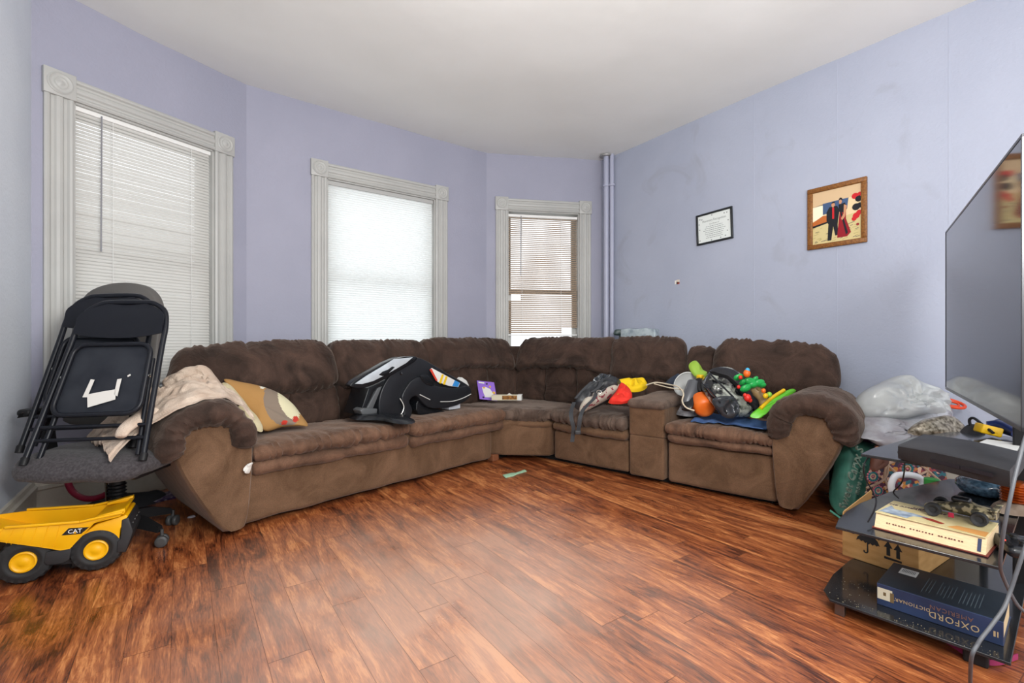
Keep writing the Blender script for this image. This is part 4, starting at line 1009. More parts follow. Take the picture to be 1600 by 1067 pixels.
# ---------------------------------------------------------------- package and narrow box on the corner seat
purp = mat('package_purple', '#8a62c8', .4); 
pk = polyd([(745, 594, 4.72), (772, 597, 4.72), (777, 626, 4.62), (751, 627, 4.62)])
pk[3] = pk[0]+pk[2]-pk[1]
root = thing('purple_package', 'purple cardboard package leaning on the corner seat, with a pale window', 'package', tuple(pk[3]))
bm = nb(); slab(bm, pk, None, Fd*.02, .001); obj('card', bm, purp, root, False)
def onpk(u, v, o=.004): # u right, v down
    a = pk[0].lerp(pk[1], u); b = pk[3].lerp(pk[2], u); return a.lerp(b, v)-Fd*o
bm = nb(); slab(bm, [onpk(u, v) for u, v in [(.24, .34), (.45, .30), (.70, .38), (.84, .62), (.86, .84), (.34, .86), (.27, .6)]], None, Fd*.002, 0); obj('window', bm, mat('package_window', '#d8d6d2', .25), root, False)
bm = nb(); slab(bm, [onpk(u, v) for u, v in [(.08, .05), (.42, .05), (.42, .13), (.09, .12)]], None, Fd*.002, 0); obj('label_tab', bm, mat('package_tab', '#dfe5d2', .5), root, False)
bm = nb()
for (u, v, r) in ((.88, .58, .016), (.72, .26, .010), (.36, .36, .012)): lathe(bm, [(r, 0), (r*.6, .002), (0, .002)], 10, frame(onpk(u, v, .005), Rd, (0, 0, 1)))
obj('gold_spots', bm, mat('package_gold', '#d8a838', .4), root)
bm = nb()
for (u, v, r) in ((.24, .88, .010), (.56, .12, .010)): lathe(bm, [(r, 0), (r*.6, .002), (0, .002)], 8, frame(onpk(u, v, .005), Rd, (0, 0, 1)))
obj('dark_spots', bm, mat('package_dark', '#2a1a3c', .4), root)
p0, p1 = at(768, 625, 4.5), at(815, 625, 4.45); MX = frame(p0, p1-p0, (0, 0, 1)); Lb = (p1-p0).length
root = thing('narrow_box', 'long narrow cream and gold box lying open on the corner seat', 'box', tuple(p0))
bm = nb(); box(bm, (0, 0, -.07), (Lb, .048, 0), .002, MX); obj('carton', bm, mat('cream_card', '#d3cab0', .6), root, False)
bm = nb(); box(bm, (Lb*.36, .008, -.001), (Lb*.85, .044, .002), 0, MX); obj('printed_panel', bm, mat('gold_print', '#a5702a', .5, var='#5a3518', vs=60), root, False)
bm = nb(); box(bm, (Lb*.86, -.0, -.07), (Lb*1.0, .052, .003), .001, MX); obj('end_flap', bm, mat('white_card', '#d8d8d4', .6), root, False)
bm = nb(); slab(bm, [MX @ Vector(v) for v in ((Lb*.5, .048, -.03), (Lb*.58, .066, -.02), (Lb*.68, .050, -.02))], None, Fd*.01, 0); obj('paper_flap', bm, mat('white_card', '#d8d8d4', .6), root, False)

# ---------------------------------------------------------------- backpack and cloth on the reclining seat
clm = mat('pack_black', (.016, .017, .019), .45, var=(.03, .032, .036), vs=14); flor = mat('pack_print', '#a8a094', .7, var='#7c2f3c', vs=26, lo=.56, hi=.60)
bp_ = thing('backpack', 'slumped black and pale floral backpack with straps hanging off the middle recliner seat', 'backpack', tuple(at(930, 640, 3.75)))
bm = nb(); inflate(bm, polyd([(897, 634, 3.62), (905, 615, 3.68), (925, 602, 3.75), (945, 592, 3.8), (962, 592, 3.82), (972, 600, 3.82), (972, 612, 3.8), (958, 622, 3.75), (935, 634, 3.70), (912, 642, 3.62)]), .11, towards+Vector((0, 0, .7)), lump=.02, seed=12, rings=12, back=.5, sm=4, fsc=18); obj('bag', bm, clm, bp_)
bm = nb(); inflate(bm, polyd([(905, 640, 3.56), (913, 622, 3.62), (940, 610, 3.68), (966, 600, 3.74), (970, 608, 3.74), (955, 620, 3.69), (930, 634, 3.62), (912, 643, 3.57)]), .06, towards+Vector((0, 0, .7)), lump=.014, seed=15, rings=12, back=.4, sm=4, fsc=22); obj('front_pocket', bm, flor, bp_)
strap = mat('strap_webbing', (.03, .032, .036), .75, bump=.3, bs=200)
for pts in ([(897, 628, 3.58), (894, 637, 3.52), (892, 645, 3.42), (893, 655, 3.38), (896, 668, 3.385), (895, 680, 3.40), (894, 690, 3.40)], [(932, 612, 3.56), (928, 622, 3.52), (918, 632, 3.47), (911, 640, 3.40), (907, 650, 3.345), (905, 662, 3.345), (903, 676, 3.37)], [(900, 622, 3.6), (912, 608, 3.62), (925, 596, 3.66)], [(925, 612, 3.56), (936, 604, 3.58), (940, 594, 3.64), (948, 590, 3.7)]):
    bm = nb(); ribbon(bm, spline([at(*p) for p in pts], 5), Rd, .028, .003); obj('strap', bm, strap, bp_)
bm = nb(); p = at(936, 612, 3.53); tube(bm, [p+Rd*(.018*math.cos(a))+Vector((0, 0, .014*math.sin(a))) for a in [k*PI/6 for k in range(12)]], .003, 6, closed=True); obj('buckle', bm, chrome, bp_)
bm = nb(); box(bm, (-.02, -.006, -.014), (.02, .006, .014), .003, Matrix.Translation(at(903, 675, 3.36)) @ Matrix.Rotation(-YAW, 4, 'Z')); obj('buckle', bm, clm, bp_)
bm = nb(); inflate(bm, polyd([(925, 596, 3.8), (935, 587, 3.86), (952, 588, 3.88), (966, 596, 3.88), (955, 600, 3.8), (938, 604, 3.78)]), .05, towards+Vector((0, 0, 1)), lump=.03, seed=7, rings=8, back=.5, fsc=40); obj('top_flap', bm, mat('shiny_black_plastic', (.03, .034, .04), .15), bp_)
bm = nb(); inflate(bm, polyd([(960, 596, 3.82), (985, 594, 3.88), (1005, 592, 3.9), (1012, 602, 3.84), (1004, 610, 3.72), (985, 612, 3.70), (968, 606, 3.76)]), .05, towards+Vector((0, 0, 1)), lump=.022, seed=21, rings=10, back=.4, fsc=26); single('yellow_cloth', bm, mat('yellow_fabric', '#d9b400', .8), 'crumpled yellow cloth beside the sofa console', 'cloth')
bm = nb(); inflate(bm, polyd([(950, 628, 3.60), (962, 612, 3.66), (970, 598, 3.72), (982, 605, 3.70), (988, 618, 3.64), (983, 628, 3.56), (965, 631, 3.55)]), .05, towards+Vector((0, 0, .8)), lump=.024, seed=25, rings=10, back=.4, fsc=26); single('red_cloth', bm, mat('red_fabric', '#d02a1c', .8, var='#d8a020', vs=16, lo=.62, hi=.66), 'crumpled red and yellow cloth in front of the yellow cloth on the seat', 'cloth')

# ---------------------------------------------------------------- things on the console and right seat
wire = mat('cream_wire', '#c9bda6', .5)
bm = nb(); tube(bm, spline([at(*p) for p in [(1010, 601, 3.62), (1025, 597, 3.70), (1045, 600, 3.62), (1060, 604, 3.50), (1068, 614, 3.40), (1066, 626, 3.34), (1072, 636, 3.28), (1085, 641, 3.24)]], 8), .005, 6)
tube(bm, spline([at(*p) for p in [(1022, 599, 3.66), (1045, 605, 3.55), (1068, 609, 3.46), (1082, 615, 3.40), (1088, 624, 3.34)]], 8), .004, 6)
single('white_cable', bm, wire, 'cream electrical cord trailing over the sofa console', 'cord')
bm = nb(); lathe(bm, [(.0, .0), (.04, .0), (.085, .010), (.098, .022), (.094, .024), (.078, .012), (0, .006)], 36, frame(at(1069, 598, 3.62), Rd*1.0+Fd*.35+Vector((0, 0, -.55)), Vector((0, 0, 1))+Rd*.5-Fd*.2)); single('white_plate', bm, mat('white_ceramic', (.62, .64, .63), .25), 'round white plate leaning by the console on the right seat', 'plate')
# green paddle toy
root = thing('green_toy', 'light green rounded plastic toy poking up behind the clear backpack', 'toy', tuple(at(1090, 590, 3.6)))
bm = nb(); inflate(bm, polyd([(1076, 572, 3.6), (1080, 565, 3.62), (1088, 563, 3.62), (1094, 570, 3.62), (1098, 577, 3.60), (1106, 582, 3.56), (1102, 592, 3.52), (1092, 592, 3.52), (1082, 584, 3.56)]), .03, towards, back=1, rings=8); obj('body', bm, mat('light_green_plastic', '#86a838', .4), root)
bm = nb(); box(bm, (-.02, -.02, -.015), (.02, .02, .015), .006, Matrix.Translation(at(1094, 588, 3.48))); obj('yellow_knob', bm, mat('toy_yellow', '#d8b010', .4), root)
# grey hair dryer like appliance
gm = mat('grey_appliance', (.10, .105, .115), .25, .3)
root = thing('grey_appliance', 'grey and black handheld appliance between the plate and the clear backpack', 'appliance', tuple(at(1082, 640, 3.4)))
bm = nb(); tube(bm, [at(1084, 598, 3.46), at(1080, 612, 3.42), at(1074, 628, 3.38), at(1073, 640, 3.36)], [.045, .05, .045, .035], 18); obj('body', bm, gm, root)
bm = nb(); inflate(bm, polyd([(1082, 600, 3.44), (1090, 590, 3.46), (1098, 592, 3.44), (1100, 604, 3.4), (1092, 612, 3.38)]), .03, towards, back=.8); obj('head', bm, blk, root)
bm = nb(); inflate(bm, polyd([(1068, 620, 3.40), (1078, 612, 3.40), (1084, 625, 3.34), (1080, 640, 3.30), (1068, 638, 3.32)]), .03, towards, back=.8, lump=.012, seed=2); obj('grip', bm, csd, root)
# orange container on its side
bm = nb(); c_ = at(1101, 635, 3.30); MO = frame(c_, Rd+Vector((0, 0, -.25)), Vector((0, 0, 1))+Rd*.2-Fd*.35)
lathe(bm, [(.0, .035), (.040, .035), (.060, .028), (.072, .010), (.075, -.03), (.077, -.08), (.070, -.08), (0, -.075)], 36, MO @ Matrix.Rotation(0, 4, 'X'))
single('orange_bowl', bm, mat('orange_plastic', '#e0661c', .35, var='#e87c30', vs=9, transl=.15), 'orange plastic bowl tipped on its side at the right seat edge', 'bowl')
# clear backpack
root = thing('clear_backpack', 'clear plastic and black backpack stuffed full on the right recliner seat', 'backpack', tuple(at(1140, 648, 3.35)))
shiny = mat('clear_vinyl', (.36, .38, .33), .12, var=(.010, .011, .012), vs=16, lo=.40, hi=.52, coat=.6, detail=7)
bm = nb(); inflate(bm, polyd([(1095, 600, 3.36), (1103, 583, 3.42), (1120, 574, 3.46), (1142, 577, 3.46), (1160, 592, 3.42), (1178, 615, 3.36), (1188, 640, 3.28), (1178, 650, 3.22), (1150, 651, 3.18), (1130, 650, 3.16), (1116, 634, 3.2), (1102, 616, 3.28)]), .11, towards+Vector((0, 0, .5)), lump=.018, seed=31, rings=14, back=.5, sm=4, fsc=16); obj('bag', bm, shiny, root)
bm = nb(); inflate(bm, polyd([(1108, 580, 3.33), (1122, 573, 3.36), (1144, 578, 3.36), (1162, 594, 3.32), (1178, 616, 3.26), (1190, 640, 3.18), (1183, 643, 3.14), (1170, 628, 3.15), (1150, 602, 3.2), (1130, 588, 3.27)]), .05, towards+Vector((0, 0, .6)), lump=.008, seed=33, rings=8, back=.5, sm=4); obj('black_panel', bm, mat('pack_nylon', (.012, .012, .014), .6), root)
bm = nb(); inflate(bm, polyd([(1112, 626, 3.14), (1130, 618, 3.12), (1148, 622, 3.10), (1156, 640, 3.08), (1148, 652, 3.08), (1130, 650, 3.10)]), .04, towards+Vector((0, 0, .4)), lump=.03, seed=35, rings=10, back=.5, sm=4, fsc=24); obj('front_pocket', bm, mat('shiny_black_plastic', (.03, .034, .04), .15), root)
for pts in ([(1100, 600, 3.26), (1112, 612, 3.18), (1126, 630, 3.10), (1136, 646, 3.07)], [(1110, 584, 3.3), (1128, 602, 3.16), (1146, 620, 3.08)]):
    bm = nb(); tube(bm, spline([at(*p) for p in pts], 5), .006, 6); obj('piping', bm, csd, root)
for (x, y, d, c_) in ():
    bm = nb(); q = at(x, y, d); inflate(bm, [q+Rd*(.03*math.cos(a))+Vector((0, 0, .024*math.sin(a))) for a in [k*PI/4 for k in range(8)]], .012, towards, rings=4, lump=.006, seed=x); obj('contents', bm, mat('contents'+c_, c_, .5), root)
# toy tree with its green tray
root = thing('toy_tree', 'green plastic toy tree with brown trunk, leaves and little animals, on the right seat', 'toy', tuple(at(1180, 640, 3.2)))
gl = mat('toy_green', '#1f9a48', .35); tb_ = mat('toy_tan', '#8f7650', .5); rd = mat('toy_red', '#c8281e', .4); or_ = mat('toy_orange', '#d8641c', .4); yl = mat('toy_yellow', '#d8b010', .4); bl = mat('toy_blue', '#3aa0c8', .4)
bm = nb(); tube(bm, [at(1196, 634, 3.10), at(1191, 622, 3.12), at(1184, 612, 3.13), at(1176, 606, 3.14)], [.034, .028, .036, .02], 12); tube(bm, [at(1188, 616, 3.12), at(1185, 605, 3.1)], .012, 8); obj('trunk', bm, tb_, root)
for (x, y, a, b, g) in ((1154, 589, 8, 5, .2), (1172, 596, 10, 6, -.3), (1186, 598, 9, 6, .1), (1165, 606, 9, 6, .3), (1176, 601, 8, 5, 0), (1190, 601, 7, 4, -.2), (1160, 597, 5, 4, .5), (1180, 592, 5, 4, .8)):
    bm = nb(); q = at(x, y, 3.08); s_ = 3.08/FPX
    inflate(bm, [q+Rd*(s_*(a*math.cos(k*PI/5)*math.cos(g)-b*math.sin(k*PI/5)*math.sin(g)))+Vector((0, 0, s_*(a*math.cos(k*PI/5)*math.sin(g)+b*math.sin(k*PI/5)*math.cos(g)))) for k in range(10)], .02, towards+Vector((0, 0, .5)), back=.8, rings=6, lump=.004, seed=x); obj('leaf_cluster', bm, gl, root)
for (x, y, r, m_, nm) in ((1167, 583, 5.5, or_, 'parrot'), (1168, 578, 3.5, bl, 'parrot_head'), (1157, 589, 3, rd, 'berry'), (1154, 604, 2.6, rd, 'berry'), (1168, 621, 5.5, rd, 'red_frog'), (1172, 625, 3.2, rd, 'frog_leg'), (1164, 617, 3, rd, 'frog_leg'), (1193, 610, 3.5, or_, 'monkey_tail'), (1196, 618, 4, yl, 'chick'), (1202, 616, 4, mat('toy_lime', '#7fb83a', .4), 'chick')):
    bm = nb(); q = at(x, y, 3.03); s_ = r*3.05/FPX
    bmesh.ops.create_icosphere(bm, subdivisions=2, radius=s_, matrix=Matrix.Translation(q) @ Matrix.Diagonal((1, 1, 1.15, 1))); obj(nm, bm, m_, root)
bm = nb(); lime = mat('lime_plastic', '#5fb52a', .35)
inflate(bm, polyd([(1173, 651, 3.02), (1178, 642, 3.04), (1205, 622, 3.12), (1230, 609, 3.2), (1240, 607, 3.22), (1243, 612, 3.22), (1225, 625, 3.14), (1203, 640, 3.05), (1190, 652, 3.0)]), .035, towards+Vector((0, 0, .5)), back=.8, rings=8, sm=4)
single('lime_tray', bm, lime, 'bright lime green plastic tray propped against the right sofa arm', 'tray')
bm = nb(); tube(bm, spline([at(*p) for p in [(1188, 638, 3.03), (1205, 622, 3.09), (1225, 609, 3.15)]], 4), .012, 8); single('yellow_rail', bm, yl, 'thin yellow plastic rim lying along the lime tray', 'toy part')
# blue cloth on the seat and plastic wrap
bm = nb()
def bc(u, v):
    x = 3.30+.30*v+.03*math.sin(u*5); y = 1.24-.46*u
    return st(x-.02+.02*noise.noise(Vector((u*5, v*3, 1))), y, .474+.012*noise.noise(Vector((u*9, v*5, 0)))+.012*math.sin(v*9+u*2)+.02*v)
grid(bm, 50, 24, bc); solidify(bm, .006); single('blue_cloth', bm, mat('blue_denim', '#2f4a78', .85, var='#4a6a98', vs=9, bump=.2, bs=90), 'blue cloth spread under the toys on the right recliner seat', 'cloth')
bm = nb(); inflate(bm, [atz(x, y, .48) for x, y in [(1054, 645), (1062, 638), (1078, 637), (1092, 643), (1086, 650), (1065, 649)]], .05, (0, 0, 1), lump=.025, seed=4, back=.1, rings=9, fsc=40, sm=4); single('plastic_wrap', bm, mat('crinkled_plastic', (.42, .42, .44), .15, var=(.20, .20, .22), vs=30, coat=.5), 'crumpled clear plastic wrap on the right seat beside the console', 'plastic wrap')
bm = nb(); inflate(bm, polyd([(1040, 597, 3.80), (1050, 588, 3.86), (1060, 584, 3.88), (1066, 595, 3.8), (1060, 604, 3.72), (1046, 602, 3.72)]), .04, towards+Vector((0, 0, .6)), lump=.012, seed=14, back=.5); single('navy_cloth', bm, mat('navy_fabric', (.022, .03, .05), .9), 'dark navy cloth bunched behind the white plate', 'cloth')
# wrapped box behind the sofa corner
p = at(1000, 520, 4.72)
bm = nb(); MBX = Matrix.Translation((p.x, p.y, 0)) @ Matrix.Rotation(math.radians(-70), 4, 'Z')
vs = []
soft(bm, (.36, .14, 1.145), .02, lambda q: MBX @ Vector((q.x*(1-.15*max(0, q.z-.4)), q.y, q.z+.575+.02*noise.noise(q*9)*(q.z > .4))), seg=(20, 8, 30), lump=.01, seed=3)
single('wrapped_box', bm, mat('wrapped_box_plastic', '#7d8a92', .25, var='#aab4b8', vs=16, coat=.4), 'grey box wrapped in clear plastic behind the sofa corner', 'box')
bm = nb(); p = at(970, 520, 5.02); inflate(bm, [p+Rd*x+Vector((0, 0, z)) for x, z in [(-.07, -.02), (-.06, .035), (0, .04), (.07, .03), (.06, -.02)]], .04, towards, back=1, lump=.01, seed=2)
tube(bm, [Vector((p.x, p.y, 0)), Vector((p.x, p.y, p.z))], .02, 8)
single('dark_handle', bm, mat('dark_green_plastic', '#3a4a48', .4), 'dark plastic handle showing behind the sofa beside the wrapped box', 'handle')  # a dark handle poking up behind the sofa

# green spatula on the floor
bm = nb(); pts = [atz(x, y, .0) for x, y in [(785, 742.5), (800, 739), (806, 739), (820, 734), (823, 736.5), (808, 741), (803, 743.5), (790, 746.5)]]
slab(bm, [p+Vector((0, 0, .001)) for p in pts], None, (0, 0, .005), .001); single('spatula', bm, mat('mint_plastic', '#9fc8a8', .5), 'pale green plastic spatula on the floor in front of the sofa corner', 'spatula')
# ---------------------------------------------------------------- TV stand
SO = Vector((1.967, .348, 0)); SX = Vector((.995, .10, 0)).normalized(); SY = Vector((-SX.y, SX.x, 0))
MS = Matrix((SX, SY, Vector((0, 0, 1)))).transposed().to_4x4(); MS.translation = SO
def sp(x, y, z=0): return MS @ Vector((x, y, z))
bglass = mat('black_glass', (.010, .011, .013), .16, coat=.2, spec=.5, var=(.018, .02, .023), vs=5)
stand = thing('tv_stand', 'three tier black glass television stand against the right of the room', 'tv stand', tuple(sp(.55, .2)), math.atan2(SX.y, SX.x))
def shelf(z, x0, pts, th=.010):
    bm = nb(); slab(bm, [sp(x, y, z) for x, y in pts], None, (0, 0, th), .002); return obj('shelf', bm, bglass, stand, False)
S1 = [(.072, -.02), (.07, .45), (.13, .488), (.3, .505), (.50, .50), (.75, .46), (1.0, .38), (1.2, .25), (1.2, -.02)]
S2 = [(0, -.005), (-.005, .41), (.08, .425), (.20, .432), (.36, .425), (.63, .385), (.9, .31), (1.1, .25), (1.13, .2), (1.13, -.005)]
S3 = [(.135, -.02), (.15, .25), (.158, .375), (.30, .372), (.475, .345), (.7, .32), (.95, .25), (1.05, .2), (1.05, -.02)]
shelf(.050, 0, S1); shelf(.352, 0, S2); shelf(.592, 0, S3)
bm = nb()
box(bm, (.775, -.02, .0), (.825, .02, 1.05), .006, MS)
obj('spine', bm, blk, stand, False)
for (x, y) in ((.105, .425), (1.08, .2), (1.1, 0.05)):
    bm = nb(); box(bm, (x-.012, y-.016, 0), (x+.012, y+.016, .050), .002, MS); obj('foot', bm, mat('bronze_metal', (.16, .12, .10), .3, .8), stand, False)
bm = nb(); box(bm, (.10, .03, 0), (.15, .09, .050), .006, MS); obj('foot', bm, blk, stand, False)
bm = nb()
tube(bm, [sp(.97, .12, .06), sp(.97, .12, .592)], .014, 12)
obj('support_tube', bm, blk, stand)
# ---------------------------------------------------------------- television
T0 = Vector((1.876, .285, .775)); T1 = Vector((3.236, .766, .775)); TXv = (T1-T0); TL_ = TXv.length; TXv.normalize(); TN = Vector((-TXv.y, TXv.x, 0))
MT = Matrix((TXv, Vector((0, 0, 1)), -TXv.cross(Vector((0, 0, 1))))).transposed().to_4x4()
MT = Matrix((TXv, TN, Vector((0, 0, 1)))).transposed().to_4x4(); MT.translation = T0       # x along, y towards the room, z up
tv = thing('television', 'large flat screen television, screen facing the windows, mirroring the lilac wall', 'television', tuple(MT @ Vector((TL_/2, -.03, -.165))), math.atan2(TXv.y, TXv.x))
TH = .808
bm = nb(); box(bm, (0, -.045, 0), (TL_, -.003, TH), .004, MT); box(bm, (.2, -.075, .05), (TL_-.2, -.04, TH*.6), .012, MT); obj('housing', bm, mat('tv_housing', (.030, .026, .026), .45), tv, False)
bm = nb(); f_ = .009
for lo, hi in (((0, -.004, 0), (TL_, .003, .013)), ((0, -.004, TH-f_), (TL_, .003, TH)), ((0, -.004, 0), (f_, .003, TH)), ((TL_-f_, -.004, 0), (TL_, .003, TH))): box(bm, lo, hi, .001, MT)
obj('bezel', bm, mat('tv_bezel', (.05, .05, .055), .3, .5), tv, False)
bm = nb(); box(bm, (f_, -.003, .013), (TL_-f_, .0012, TH-f_), 0, MT); obj('screen', bm, mat('tv_screen', (.02, .02, .024), .07, ior=1.9, spec=.8), tv, False)
bm = nb(); box(bm, (TL_*.5-.02, -.12, .10), (TL_*.5+.12, -.06, .34), .006, MT); obj('wall_bracket', bm, blk, tv, False)
# ---------------------------------------------------------------- top shelf
GCM = mat('console_black', (.014, .014, .016), .5, bump=.05, bs=120, var=(.024, .024, .026), vs=9)
gcb = [onplane(1403, 716, (0, 0, .606), (0, 0, 1)), onplane(1578, 762, (0, 0, .606), (0, 0, 1))]
ex = (gcb[1]-gcb[0]); Lg = ex.length; ex.normalize(); ey = Vector((1, .07, 0)).normalized()
root = thing('game_console', 'black curved top game console box on the top shelf of the stand', 'game console', tuple(gcb[0].lerp(gcb[1], .5)+ey*.1))
bm = nb(); N_ = 24
def gz(u): return .046+.012*math.sin(PI*min(1, max(0, u*.8+.05)))
r0 = []; 
for i in range(N_+1):
    u = i/N_; p = gcb[0]+ex*Lg*u; h_ = gz(u)
    bow = -.012*math.sin(PI*u)
    r0.append([p+ey*(.004+bow)+Vector((0, 0, .0)), p+ey*bow+Vector((0, 0, .008)), p+ey*(bow+.0)+Vector((0, 0, h_-.004)), p+ey*(bow+.01)+Vector((0, 0, h_)), p+ey*(.37)+Vector((0, 0, h_-.006)), p+ey*.39+Vector((0, 0, 0))])
V_ = [[bm.verts.new(q) for q in r] for r in r0]
for i in range(N_):
    for j in range(6): bm.faces.new((V_[i][j], V_[i+1][j], V_[i+1][(j+1) % 6], V_[i][(j+1) % 6]))
bm.faces.new(V_[0]); bm.faces.new(V_[-1][::-1]); bmesh.ops.recalc_face_normals(bm, faces=bm.faces[:]); obj('case', bm, GCM, root)
bm = nb(); p = gcb[0]; slab(bm, [p+ex*(-.012)+ey*.03+Vector((0, 0, .012)), p+ex*.02+ey*.0+Vector((0, 0, .012)), p+ex*.03+ey*.06+Vector((0, 0, .012)), p+ex*.0+ey*.10+Vector((0, 0, .012))], None, (0, 0, .008), .002); obj('side_tab', bm, GCM, root)
bm = nb(); 
for u in (.35, .62): q = gcb[0]+ex*Lg*u-ey*.0135; slab(bm, [q+Vector((0, 0, .020)), q+ex*.09+Vector((0, 0, .020)), q+ex*.09+Vector((0, 0, .032)), q+Vector((0, 0, .032))], None, ey*.003, 0)
obj('front_panel', bm, mat('console_gloss', (.02, .018, .022), .15), root)
# clutter behind it
bm = nb(); inflate(bm, polyd([(1418, 676, 2.32), (1432, 660, 2.34), (1455, 652, 2.36), (1480, 650, 2.38), (1498, 660, 2.36), (1508, 676, 2.32), (1460, 682, 2.28)]), .05, towards+Vector((0, 0, .6)), lump=.012, seed=3, back=.6); single('beaded_pouch', bm, mat('beads', '#a8a090', .3, .3, var='#4a4030', vs=60), 'silvery beaded pouch behind the game console', 'pouch')
bm = nb(); inflate(bm, polyd([(1500, 674, 2.22), (1510, 664, 2.24), (1522, 662, 2.24), (1536, 670, 2.22), (1534, 680, 2.18), (1508, 680, 2.18)]), .03, towards, lump=.01, seed=6); single('black_pouch', bm, mat('black_cloth', (.010, .010, .012), .8), 'small black pouch between the beaded pouch and the yellow gadget', 'pouch')
bm = nb(); tube(bm, spline([at(*p) for p in [(1516, 664, 2.2), (1515, 655, 2.2), (1522, 653, 2.18), (1534, 662, 2.12), (1552, 676, 2.05)]], 6), .006, 8); single('looped_cable', bm, blk, 'thick black cable looped over the top shelf', 'cable')
bm = nb(); MY = Matrix.Translation(at(1544, 671, 2.1)) @ Matrix.Rotation(-.9, 4, 'Z') @ Matrix.Rotation(.25, 4, 'Y'); box(bm, (-.038, -.03, -.020), (.038, .03, .020), .006, MY); box(bm, (-.01, -.032, -.006), (.02, -.028, .01), .001, MY, 0); single('yellow_gadget', bm, mat('toy_yellow2', '#d0a408', .4), 'yellow plastic gadget on the top shelf by the television', 'gadget')
bm = nb(); tube(bm, [at(1542, 664, 2.16), at(1558, 664, 2.14), at(1572, 669, 2.1), at(1588, 677, 2.04)], [.018, .026, .026, .018], 14); tube(bm, [at(1556, 660, 2.16), at(1566, 658, 2.15)], .014, 8); single('blue_toy', bm, mat('navy_plastic', '#1c2c5c', .35), 'dark blue plastic toy beside the yellow gadget on the top shelf', 'toy')
bm = nb(); slab(bm, [sp(x, y, .6035) for x, y in ((.66, .0), (.84, .0), (.86, .10), (.68, .12))], None, (0, 0, .003), 0); single('paper_sheet', bm, mat('white_paper', (.66, .66, .64), .8), 'white paper lying on the top shelf below the television', 'paper', smooth=False)
# ---------------------------------------------------------------- middle shelf: open book, model car, jar
zb = .363
bk_ = thing('reference_book', 'thick cream edged book with a pale illustrated cover on the middle shelf', 'book', (2.10, .53, zb))
a, b = Vector((2.014, .672, zb)), Vector((2.024, .385, zb)); bx = (b-a).normalized(); byv = Vector((-bx.y, bx.x, 0)); LBk = (b-a).length
MBk = Matrix((bx, byv, Vector((0, 0, 1)))).transposed().to_4x4(); MBk.translation = a
bm = nb(); box(bm, (-.004, -.004, 0), (LBk+.004, .225, .004), .001, MBk); obj('back_cover', bm, mat('book_red', '#6a2c22', .5), bk_, False)
bm = nb(); pr = [(0, 0, .004), (.018, 0, .040), (.022, 0, .048)]
v = [MBk @ Vector(q) for q in ((.002, .002, .004), (LBk-.002, .002, .004), (LBk-.002, .022, .050), (.002, .022, .050), (.002, .20, .004), (LBk-.002, .20, .004), (LBk-.002, .20, .050), (.002, .20, .050))]
V_ = [bm.verts.new(q) for q in v]
for f in ((0, 1, 2, 3), (5, 4, 7, 6), (0, 4, 5, 1), (1, 5, 6, 2), (3, 2, 6, 7), (0, 3, 7, 4)): bm.faces.new([V_[i] for i in f])
pgm = mat('page_edges', '#c9ae86', .8, var='#dcc49c', vs=20, stretch=(2, 2, 60))
pg = obj('pages', bm, pgm, bk_, False)
bm = nb()
def fe(u, v): return MBk @ Vector((LBk*u, .0012+.020*v, .004+.046*v))
for k in range(26):
    u = .12+k*.028+random.uniform(-.006, .006)
    if k % 9 == 7: continue
    slab(bm, [fe(u, .42+.0*k), fe(u+random.uniform(.008, .02), .42), fe(u+.015, .50), fe(u, .49)], None, -byv*.0008, 0)
obj('printed_marks', bm, mat('book_marks', '#5a2420', .7), pg, False)
bm = nb(); slab(bm, [fe(u, v) for u, v in ((.925, .12), (.955, .12), (.955, .9), (.925, .9))], None, -byv*.001, 0); obj('thumb_tab', bm, mat('book_navy', '#27324e', .6), pg, False)
bm = nb(); box(bm, (.0, .016, .050), (LBk*.985, .215, .0535), .001, MBk); cv = obj('front_cover', bm, mat('book_cover', '#cbbd90', .45, var='#bfae7e', vs=20), bk_, False)
def cvp(u, v, o=.0542): return MBk @ Vector((LBk*u, .016+.199*v, o))
def cvpoly(name, pts, m, o=.0538):
    bm = nb(); slab(bm, [cvp(u, v, o) for u, v in pts], None, (0, 0, .0006), 0); return obj(name, bm, m, cv, False)
cvpoly('cover_art', [(.02, .05), (.05, .1), (.30, .04), (.33, .25), (.48, .34), (.30, .42), (.12, .42), (.05, .62)], mat('art_blue', '#5a6a80', .5, var='#a9b4c0', vs=30))
cvpoly('cover_art', [(.66, .10), (.98, .03), (.98, .30), (.72, .28)], mat('art_peach', '#c98f50', .5))
cvpoly('cover_art', [(.40, .30), (.50, .32), (.62, .22), (.60, .16), (.47, .22)], mat('art_red', '#8e3226', .5), .0546)
bm = nb(); TMc = Matrix((bx, byv, Vector((0, 0, 1)))).transposed().to_4x4()
TMc.translation = cvp(.22, .70, .0545); text(bm, 'THE AMERICAN', .020, TMc, .0003); TMc2 = TMc.copy(); TMc2.translation = cvp(.40, .78, .0545); text(bm, 'HERITAGE', .020, TMc2, .0003)
obj('cover_title', bm, mat('art_purple', '#4a2f4a', .6), cv, False)
